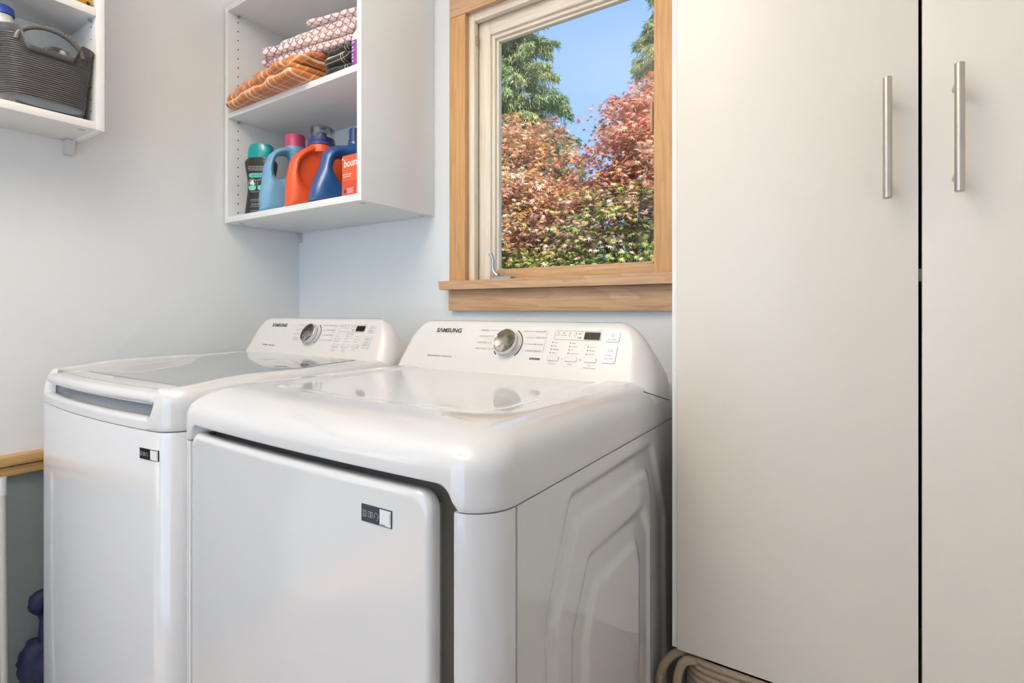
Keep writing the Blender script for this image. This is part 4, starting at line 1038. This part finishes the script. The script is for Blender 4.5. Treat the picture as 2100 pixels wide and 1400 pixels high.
    # join line where the console meets the cover at the side
    part('cover_joint', *tube([(XR-0.0003, -0.360, 0.9637), (XR+0.0000, -0.211, 0.9277)], 0.0008, 6), M['hole'], root)
dryer()

# ------------------------------------------------------------------ washer
def washer():
    XL, XR = 0.141, 0.827; xc = (XL+XR)/2; BOW = 0.021; F0 = -0.834
    root = thing('washing_machine', 'white top-loading washing machine with a dark glass lid', 'washer', (xc, -0.46, 0.0))
    ring = lambda i, z: [(x, y, z) for x, y in perim(XL+i, XR-i, F0+i, YB, 0.050, 0.012, BOW, nf=60)]
    part('body', *loft([ring(0.004, 0.03), ring(0.0, 0.034), ring(0.0, SEAM-0.004), ring(0.0010, SEAM-0.0016), ring(0.003, SEAM-0.0008)]), M['enamel'], root, 40)
    for x in (XL+0.06, XR-0.06):
        for y in (-0.74, -0.15):
            part('foot', *xf(lathe([(0, 0), (0.02, 0), (0.02, 0.03), (0, 0.03)], 16), Matrix.Translation((x, y, 0.0))), M['dark'], root)
    # top frame with a finger scoop along the front
    ZT, ZS = 0.978, 0.938
    def kf(x, y):
        if y > F0 + 0.035: return 1.0
        d = min(x-(XL+0.010), (XR-0.034)-x)
        return 1.0 - 0.735*sstep(0.0, 0.040, d)
    prof = [(0.02, 0.02, SEAM+0.012), (0.002, 0.002, SEAM+0.0004), (0.0004, 0.0004, SEAM+0.0008), (0, 0, SEAM+0.0020), (0, 0, SEAM+0.012)]
    for k in range(0, 11):
        a = R(90*k/10); prof.append((0.034*(1-math.cos(a)), 0.012*(1-math.cos(a)), ZS+(ZT-ZS)*math.sin(a)))
    prof += [(0.043, 0.0135, ZT-0.0012), (0.047, 0.0150, ZT-0.006), (0.0480, 0.0165, ZT-0.030), (0.060, 0.060, ZT-0.045)]
    P0 = perim(XL, XR, F0, YB, 0.050, 0.012, BOW, nf=140, ns=24)
    rings = []
    for a_s, a_f, z in prof:
        P = perim(XL+a_s, XR-a_s, F0+a_f, YB if a_s < 0.03 else -0.24, max(0.012, 0.05-a_s*0.5), 0.012, BOW, nf=140, ns=24)
        rings.append([(x, y, SEAM+(z-SEAM)*min(kf(*q), 1.0-0.14*(1-sstep(-0.835, -0.62, q[1])))) for (x, y), q in zip(P, P0)])
        if a_s > 0.055: rings[-1] = [(x, y, 0.934) if kf(*q) < 0.9 else (x, y, z_) for (x, y, z_), q in zip(rings[-1], P0)]
    part('top_frame', *loft(rings, False, True), M['plastic_white'], root, 50)
    # lid, sloping gently up to the console
    LX0, LX1, LY0, LY1 = 0.193, 0.777, -0.838, -0.325
    zl = lambda y: 0.9565 + 0.022*sstep(-0.87, -0.30, y)
    def lring(i, dz, yf=0.0, r=0.02): return [(x, y, zl(y)+dz) for x, y in perim(LX0+i, LX1-i, LY0+i+yf, LY1-i, r, 0.012, 0.013, nf=60, ns=24)]
    lid = part('lid', *loft([lring(0.02, -0.022, 0.05), lring(0.014, -0.0235, 0.010), lring(0.005, -0.0225), lring(0.0005, -0.0170), lring(0.0, -0.0100), lring(0.002, -0.0050), lring(0.006, -0.0015), lring(0.010, -0.0), lring(0.035, 0.0015), lring(0.060, 0.0010)]), M['plastic_white'], root, 40)
    # lip joint line, raised side rails, tinted glass
    P = [(x, -0.808 - 0.013*(1-((x-0.484)/0.292)**2), zl(-0.83)+0.0012) for x in np.linspace(LX0+0.006, LX1-0.004, 24)]
    part('lip_joint', *tube(P, 0.0007, 5), M['print_grey'], lid)
    GX0, GX1, GY0, GY1 = 0.258, 0.752, -0.772, -0.350
    gr = lambda i, dz: [(x, y, zl(y)+dz) for x, y in perim(GX0+i, GX1-i, GY0+i, GY1-i, 0.006, 0.006, 0.004, nf=20, ns=20)]
    part('lid_glass', *loft([gr(0, 0.0012), gr(0.0, 0.0022), gr(0.002, 0.0026)]), M['lidglass'], lid, 30)
    console(root, 0.482, 0.002, 'washer')
    x = 0.762
    PB = sorted(q for q in perim(XL, XR, F0, YB, 0.050, 0.012, BOW, nf=60) if q[1] < F0+0.03)
    info_sticker(root, 0.733, 0.791, 0.8330, 0.8530, lambda x: float(np.interp(x, [q[0] for q in PB], [q[1] for q in PB]))-0.0004, M['display'])
washer()

# ================================================================== THINGS BY THE LEFT WALL
po = thing('broom_pole', 'slim white pole leaning on the wall left of the washing machine', 'pole', (0.075, -0.885, 0.0))
part('shaft', *tube([(0.085, -0.886, 0.002), (0.058, -0.885, 0.672)], 0.0075, 14), M['pole'], po)
part('end_cap', *tube([(0.059, -0.885, 0.645), (0.0575, -0.885, 0.690)], [0.0092, 0.0090], 14), M['plastic_white'], po)
def blob(name, c, s_, seed, mat, parent, amp=0.2):
    bm = bmesh.new(); bmesh.ops.create_icosphere(bm, subdivisions=4, radius=1.0)
    for q in bm.verts:
        n_ = mnoise.noise(q.co*2.1+Vector((seed, 0, 0)))*amp + mnoise.noise(q.co*5.5+Vector((0, seed, 0)))*amp*0.45
        q.co = Vector((q.co.x*s_[0], q.co.y*s_[1], q.co.z*s_[2]))*(1+n_) + Vector(c)
    bm.verts.index_update()
    o = part(name, [tuple(q.co) for q in bm.verts], [[q.index for q in p.verts] for p in bm.faces], mat, parent, 60); bm.free(); return o
bg_ = thing('stuffed_bag', 'dark blue bag stuffed between the wall and the washing machine', 'bag', (0.07, -0.80, 0.0))
blob('bag_body', (0.070, -0.800, 0.185), (0.055, 0.058, 0.075), 2.0, M['bag'], bg_)
blob('bag_lower', (0.070, -0.800, 0.085), (0.060, 0.066, 0.080), 5.0, M['clearbag'], bg_, 0.12)
blob('bag_filling', (0.070, -0.800, 0.075), (0.050, 0.055, 0.070), 9.0, M['dark'], bg_, 0.12)
blob('bag_tie', (0.066, -0.812, 0.345), (0.024, 0.026, 0.032), 7.0, M['bag'], bg_, 0.1)
part('bag_neck', *tube([(0.072, -0.80, 0.24), (0.068, -0.806, 0.30), (0.066, -0.812, 0.33)], [0.022, 0.010, 0.012], 10), M['bag'], bg_)
part('bag_trim', *tube([(0.070+0.064*math.cos(a), -0.800+0.067*math.sin(a), 0.128+0.012*math.sin(a*2)) for a in np.linspace(0, 2*math.pi, 30)], 0.0028, 6), M['bag_trim'], bg_)
part('bag_trim', *tube([(0.070+0.060*math.cos(a), -0.800+0.064*math.sin(a), 0.055+0.010*math.sin(a*3)) for a in np.linspace(0, 2*math.pi, 30)], 0.0028, 6), M['bag_trim'], bg_)

# ================================================================== ROPE BASKET UNDER THE CABINET
rb = thing('rope_basket', 'coiled cotton rope basket on the floor under the tall cabinet', 'basket', (1.76, -0.16, 0.0))
RR = 0.0062
def coil(z, g):
    P = perim(1.592-g, 1.930+g, -0.296, -0.045, 0.045, 0.06, nf=14, ns=10, nb=14, nc=7)
    return tube([(x, y, z) for x, y in P] + [(P[0][0], P[0][1], z)], RR, 8, False)
nz_ = 40
for k in range(nz_):
    part('rope_coil', *coil(RR + k*0.0119, 0.003*math.sin(k/nz_*3.0)), M['rope'], rb)
part('basket_floor', *loft([[(x, y, zz) for x, y in perim(1.596, 1.926, -0.29, -0.05, 0.04, 0.055, nf=8, ns=6, nb=8, nc=5)] for zz in (0.001, 0.008)]), M['rope'], rb)
def smooth_path(P, n=5):
    P = [Vector(p) for p in P]; Q = [P[0]+(P[0]-P[1])] + P + [P[-1]+(P[-1]-P[-2])]; out = []
    for i in range(1, len(Q)-2):
        for k in range(n):
            t = k/n; a, b, c, d = Q[i-1], Q[i], Q[i+1], Q[i+2]
            out.append(0.5*((2*b) + (c-a)*t + (2*a-5*b+4*c-d)*t*t + (3*b-a-3*c+d)*t**3))
    return out + [P[-1]]
for P in ([(1.600, -0.278, 0.470), (1.588, -0.284, 0.4725), (1.571, -0.290, 0.465), (1.556, -0.295, 0.446), (1.5475, -0.298, 0.422), (1.5475, -0.298, 0.398), (1.560, -0.297, 0.372), (1.592, -0.292, 0.345)],
          [(1.622, -0.276, 0.462), (1.604, -0.297, 0.469), (1.593, -0.304, 0.466), (1.585, -0.307, 0.448), (1.581, -0.309, 0.420), (1.580, -0.309, 0.390), (1.590, -0.304, 0.352)]):
    part('rope_handle', *tube(smooth_path(P), 0.0078, 9), M['rope'], rb)

# ================================================================== ADDED PENDANT LAMP, OUT OF VIEW
lampx, lampy, lampz = 0.95, -1.50, 2.02
cl = thing('added_pendant_lamp', 'unseen white glass bowl pendant lamp added to light the room', 'lamp', (lampx, lampy, lampz))
part('lamp_rod', *tube([(lampx, lampy, lampz), (lampx, lampy, RZ-0.02)], 0.006, 10), M['steel_grey'], cl)
part('lamp_rose', *xf(lathe([(0, 0), (0.03, 0), (0.06, 0.03), (0, 0.03)], 30), Matrix.Translation((lampx, lampy, RZ-0.031))), M['steel_grey'], cl)
part('lamp_bowl', *xf(lathe([(0.0, 0.0), (0.09, 0.012), (0.16, 0.045), (0.20, 0.10), (0.195, 0.10), (0.155, 0.050), (0.085, 0.018), (0.0, 0.006)], 48), Matrix.Translation((lampx, lampy, lampz))), M['lamp_shade'], cl)
area('added_uplight', (lampx, lampy, lampz+0.105), (lampx, lampy, 5), 0.36, 0.36, 45, (1.0, 0.88, 0.74), 'DISK')  # added to bounce soft warm light off the ceiling
area('added_downlight', (lampx, lampy, lampz-0.004), (lampx, lampy, 0), 0.30, 0.30, 2.5, (1.0, 0.84, 0.66), 'DISK')

# ================================================================== OUTSIDE
structure('ground', boxvf(-40, 20, 0.3, 45, -0.45, -0.35), M['grass'], 'lawn outside the window', 'ground')

LEAF = []
for k in range(7):                         # palmate leaf with seven pointed lobes
    a = R(-20 + 220*k/6.0); ln = (0.55, 0.85, 1.0, 1.08, 1.0, 0.85, 0.55)[k]
    LEAF.append((ln*math.cos(a), ln*math.sin(a), -0.10*ln*ln))
    if k < 6:
        a2 = R(-20 + 220*(k+0.5)/6.0); LEAF.append((0.33*math.cos(a2), 0.33*math.sin(a2), 0.02))
LEAF = np.array([(0.0, -0.12, 0.0)] + LEAF)
LEAF_F = np.array([(0, k, k+1) for k in range(1, 13)])
def rotmats(az, pitch, roll):
    ca, sa, cp, sp, cr_, sr = np.cos(az), np.sin(az), np.cos(pitch), np.sin(pitch), np.cos(roll), np.sin(roll)
    z, o1 = np.zeros_like(ca), np.ones_like(ca)
    Rz = np.stack([np.stack([ca,-sa,z],-1), np.stack([sa,ca,z],-1), np.stack([z,z,o1],-1)],-2)
    Rx = np.stack([np.stack([o1,z,z],-1), np.stack([z,cp,-sp],-1), np.stack([z,sp,cp],-1)],-2)
    Ry = np.stack([np.stack([cr_,z,sr],-1), np.stack([z,o1,z],-1), np.stack([-sr,z,cr_],-1)],-2)
    return Rz @ Rx @ Ry
def leaf_mesh(name, pos, Rm, size, cols, shape, tris):
    n, k = len(pos), len(shape)
    V = (np.einsum('nij,kj->nki', Rm, shape)*size[:, None, None] + pos[:, None, :]).reshape(-1, 3)
    Fc = (tris[None] + (np.arange(n)*k)[:, None, None]).reshape(-1, 3)
    me = bpy.data.meshes.new(name); me.vertices.add(len(V)); me.vertices.foreach_set('co', V.ravel())
    me.loops.add(len(Fc)*3); me.loops.foreach_set('vertex_index', Fc.ravel().astype(np.int32))
    me.polygons.add(len(Fc)); me.polygons.foreach_set('loop_start', np.arange(0, len(Fc)*3, 3, dtype=np.int32))
    me.update(calc_edges=True)
    at = me.attributes.new('Col', 'FLOAT_COLOR', 'POINT')
    at.data.foreach_set('color', np.repeat(np.c_[cols, np.ones(n)], k, axis=0).astype(np.float32).ravel())
    me.materials.append(M['leaf'])
    return me

PAL = {'rust': (0.62, 0.25, 0.10), 'salmon': (0.74, 0.33, 0.22), 'red': (0.60, 0.17, 0.13), 'tan': (0.72, 0.52, 0.36), 'olive': (0.46, 0.38, 0.13), 'yellow': (0.64, 0.47, 0.12), 'plum': (0.40, 0.20, 0.16), 'green': (0.24, 0.34, 0.08), 'lime': (0.42, 0.50, 0.10)}
def maple(label, crowns, base, seed, mixes, nleaf, size):
    rng = np.random.default_rng(seed)
    root = thing('maple_tree', label, 'tree', base)
    pos, az, pit, rol, cols = [], [], [], [], []
    br = []; npad = nleaf//75
    for p in range(npad):
        (cx, cy, cz), (rx, ry, rz) = crowns[rng.integers(len(crowns))] if len(crowns) > 1 else crowns[0]
        d = rng.normal(size=3); d /= np.linalg.norm(d); rr = rng.uniform(0.35, 1.0)**0.5
        c = np.array([cx, cy, cz]) + d*rr*np.array([rx, ry, rz])
        if c[2] < base[2]+1.5: c[2] = base[2]+1.5+rng.uniform(0, 0.6)
        hh = (c[2]-base[2])
        mix = mixes(c, rng)
        pr_ = rng.uniform(0.16, 0.34)
        n = 75
        q = rng.normal(size=(n, 2))*pr_*0.62
        out = np.arctan2(c[1]-cy, c[0]-cx)
        zz = -0.55*(q[:, 0]**2+q[:, 1]**2)/pr_ + rng.normal(size=n)*0.03
        pos.append(np.c_[c[0]+q[:, 0], c[1]+q[:, 1], c[2]+zz])
        az.append(np.arctan2(q[:, 1], q[:, 0]) - np.pi/2 + rng.normal(size=n)*0.7)
        pit.append(-np.abs(rng.normal(0.55, 0.40, size=n))); rol.append(rng.normal(0, 0.35, size=n))
        names = list(mix.keys()); w = np.array([mix[k] for k in names]); w = w/w.sum()
        dom = rng.choice(len(names), p=w)
        pick = np.where(rng.random(n) < 0.62, dom, rng.choice(len(names), size=n, p=w))
        cc = np.array([PAL[k] for k in names])[pick]*rng.uniform(0.75, 1.2, size=(n, 1))
        cols.append(cc)
        if p % 3 == 0: br.append(c)
    pos = np.concatenate(pos); az = np.concatenate(az); pit = np.concatenate(pit); rol = np.concatenate(rol); cols = np.clip(np.concatenate(cols), 0, 1)
    sz = rng.uniform(0.7, 1.25, size=len(pos))*size
    Rm = rotmats(az, pit, rol)
    camp = np.array(cam.location); dist = np.linalg.norm(pos-camp, axis=1)
    # the leaves nearest to the window are separate leaves sharing a few meshes, the rest is one mass
    order = np.argsort(dist); near = order[:140]; far = order[140:]
    me = leaf_mesh('foliage', pos[far]-np.array(base), Rm[far], sz[far], cols[far], LEAF, LEAF_F)
    o = bpy.data.objects.new('foliage', me); COL.objects.link(o); place(o, base, root); o['kind'] = 'stuff'
    protos = {}
    for i in near:
        key_ = min(PAL, key=lambda k: np.linalg.norm(np.array(PAL[k])-cols[i]))
        if key_ not in protos:
            protos[key_] = leaf_mesh('leaf', np.zeros((1, 3)), np.eye(3)[None], np.ones(1), np.array([PAL[key_]]), LEAF, LEAF_F)
        o = bpy.data.objects.new('leaf', protos[key_]); COL.objects.link(o); o.parent = root
        o.matrix_local = Matrix.Translation(Vector(pos[i]-np.array(base))) @ Matrix(Rm[i].tolist()).to_4x4() @ Matrix.Scale(float(sz[i]), 4)
        WORLD[o.name] = Vector(pos[i])
    # trunk and limbs
    b = Vector(base); fork = b + Vector((0.05, -0.05, 1.05))
    part('trunk', *tube([b, b+Vector((0.06, 0, 0.35)), b+Vector((0.0, -0.03, 0.75)), fork], [0.085, 0.07, 0.065, 0.06], 10), M['bark'], root)
    rnd = random.Random(seed)
    for c in br[:26]:
        c = Vector(c); m1 = fork.lerp(c, 0.35) + Vector((rnd.uniform(-.1,.1), rnd.uniform(-.1,.1), 0.14)); m2 = fork.lerp(c, 0.7) + Vector((rnd.uniform(-.08,.08), rnd.uniform(-.08,.08), 0.12))
        part('branch', *tube([fork, m1, m2, c], [0.034, 0.022, 0.013, 0.005], 7), M['bark'], root)
    return root
def mixL(c, rng):
    h = c[2]
    if h < 1.75: return {'green': 3, 'lime': 2, 'olive': 2, 'tan': 1}
    if h < 2.3: return {'plum': 2, 'tan': 3, 'olive': 2, 'rust': 1.5}
    return {'rust': 3, 'tan': 2.5, 'salmon': 2, 'yellow': 1.2, 'plum': 1.2, 'olive': 1}
def mixR(c, rng):
    h = c[2]
    if h < 1.7: return {'green': 3, 'lime': 2, 'olive': 2}
    if h < 2.2: return {'olive': 2, 'tan': 2, 'green': 1.5, 'salmon': 1}
    return {'salmon': 4, 'red': 1.6, 'tan': 2, 'rust': 2, 'yellow': 0.6}
maple('rust and tan leaved maple at the left of the window view', [((-1.50, 3.7, 2.45), (0.95, 0.85, 1.05)), ((-1.0, 3.2, 1.75), (0.75, 0.6, 0.75))], (-1.15, 3.75, -0.35), 11, mixL, 26000, 0.039)
maple('salmon red leaved maple at the right of the window view', [((0.28, 3.5, 2.45), (0.52, 0.6, 0.95)), ((0.15, 3.3, 1.85), (0.85, 0.7, 0.75))], (0.10, 3.7, -0.35), 23, mixR, 22000, 0.038)

NEED = np.array([(0, 0, 0), (0.075, 0.45, 0.0), (0, 1.0, -0.12), (-0.075, 0.45, 0.0)]); NEED_F = np.array([(0, 1, 2), (0, 2, 3)])
def conifer(label, base, H, rad, seed, cols, zmin, dens):
    rng = np.random.default_rng(seed); root = thing('conifer', label, 'tree', base)
    part('trunk', *tube([Vector(base), Vector(base)+Vector((0.05, 0, H*0.5)), Vector(base)+Vector((0, 0, H))], [rad*0.11, rad*0.07, 0.015], 9), M['bark'], root)
    pos, az, pit, rol, cc = [], [], [], [], []; limbs = []
    z = zmin
    while z < H-0.15:
        k = (z)/H; L0 = rad*(1-k)**0.75*1.5
        for q in range(rng.integers(4, 7)):
            a = rng.uniform(0, 2*np.pi); L = L0*rng.uniform(0.7, 1.15)+0.15; n = int(dens*L)+8
            t = rng.uniform(0.12, 1.0, size=n)**0.75
            wdt = 0.30*L*(1.1-t)*rng.normal(size=n)*0.55
            x = np.cos(a)*t*L - np.sin(a)*wdt; y = np.sin(a)*t*L + np.cos(a)*wdt
            zz = z + 0.10*t*L - 0.38*(t**2)*L*0.7 - np.abs(rng.normal(size=n))*0.10 + rng.normal(size=n)*0.02
            pos.append(np.c_[x, y, zz]); az.append(np.full(n, a-np.pi/2)+rng.normal(size=n)*0.7); pit.append(rng.normal(-0.75, 0.45, size=n)); rol.append(rng.normal(size=n)*0.6)
            c_ = cols[rng.integers(len(cols))]
            cc.append(np.array(c_)[None]*rng.uniform(0.7, 1.3, size=(n, 1)))
            limbs.append((a, L, z))
        z += rng.uniform(0.16, 0.26)
    pos = np.concatenate(pos); Rm = rotmats(np.concatenate(az), np.concatenate(pit), np.concatenate(rol)); cc = np.clip(np.concatenate(cc), 0, 1)
    me = leaf_mesh('needles', pos, Rm, rng.uniform(0.10, 0.20, size=len(pos)), cc, NEED, NEED_F)
    o = bpy.data.objects.new('needles', me); COL.objects.link(o); place(o, base, root); o['kind'] = 'stuff'
    lv = [tube([Vector((0, 0, z_)), Vector((math.cos(a)*L*.5, math.sin(a)*L*.5, z_-0.02*L)), Vector((math.cos(a)*L*.9, math.sin(a)*L*.9, z_-0.15*L))], [0.03, 0.018, 0.006], 5) for a, L, z_ in limbs]
    vf = merge(*lv); tag(part('limbs', [tuple(Vector(p)+Vector(base)) for p in vf[0]], vf[1], M['bark'], root), kind='stuff')
conifer('tall blue-green conifer behind the left maple', (-6.75, 12.0, -0.35), 12.4, 2.0, 5, [(0.26, 0.36, 0.17), (0.32, 0.40, 0.18), (0.20, 0.31, 0.20), (0.38, 0.44, 0.20)], 4.2, 480)
conifer('yellow-green conifer at the right edge of the sky', (-1.25, 10.0, -0.35), 10.5, 1.35, 9, [(0.40, 0.44, 0.20), (0.46, 0.48, 0.24), (0.26, 0.34, 0.17)], 4.6, 420)
# hedge beyond the maples
def hedge(label, x0, x1, y, h, seed):
    rng = np.random.default_rng(seed); n = 7000
    pos = np.c_[rng.uniform(x0, x1, n), y + rng.normal(size=n)*0.22, -0.35 + rng.uniform(0, 1, n)**0.8*(h+0.35)]
    pos[:, 2] += 0.18*np.sin(pos[:, 0]*3.1)*np.clip(pos[:, 2], 0, 1)
    cols = np.array([(0.07, 0.13, 0.03), (0.11, 0.18, 0.04), (0.05, 0.10, 0.03), (0.16, 0.22, 0.05)])[rng.integers(4, size=n)]*rng.uniform(0.7, 1.2, size=(n, 1))
    me = leaf_mesh('foliage', pos, rotmats(rng.uniform(0, 6.3, n), rng.normal(-0.6, 0.5, n), rng.normal(0, 0.5, n)), rng.uniform(0.07, 0.13, n), cols, NEED*np.array([4.5, 1, 1]), NEED_F)
    root = thing('hedge', label, 'hedge', ((x0+x1)/2, y, -0.35))
    o = bpy.data.objects.new('foliage', me); COL.objects.link(o); o.parent = root; o.location = -Vector(root.location); o['kind'] = 'stuff'
    sv = [tube([(x, y, -0.35), (x+0.1, y, h*0.7)], [0.04, 0.02], 6) for x in np.arange(x0+0.3, x1, 0.8)]
    for q in sv: part('stem', *q, M['bark'], root)
hedge('dark green hedge behind the two maples', -6.5, 3.0, 6.0, 2.05, 3)
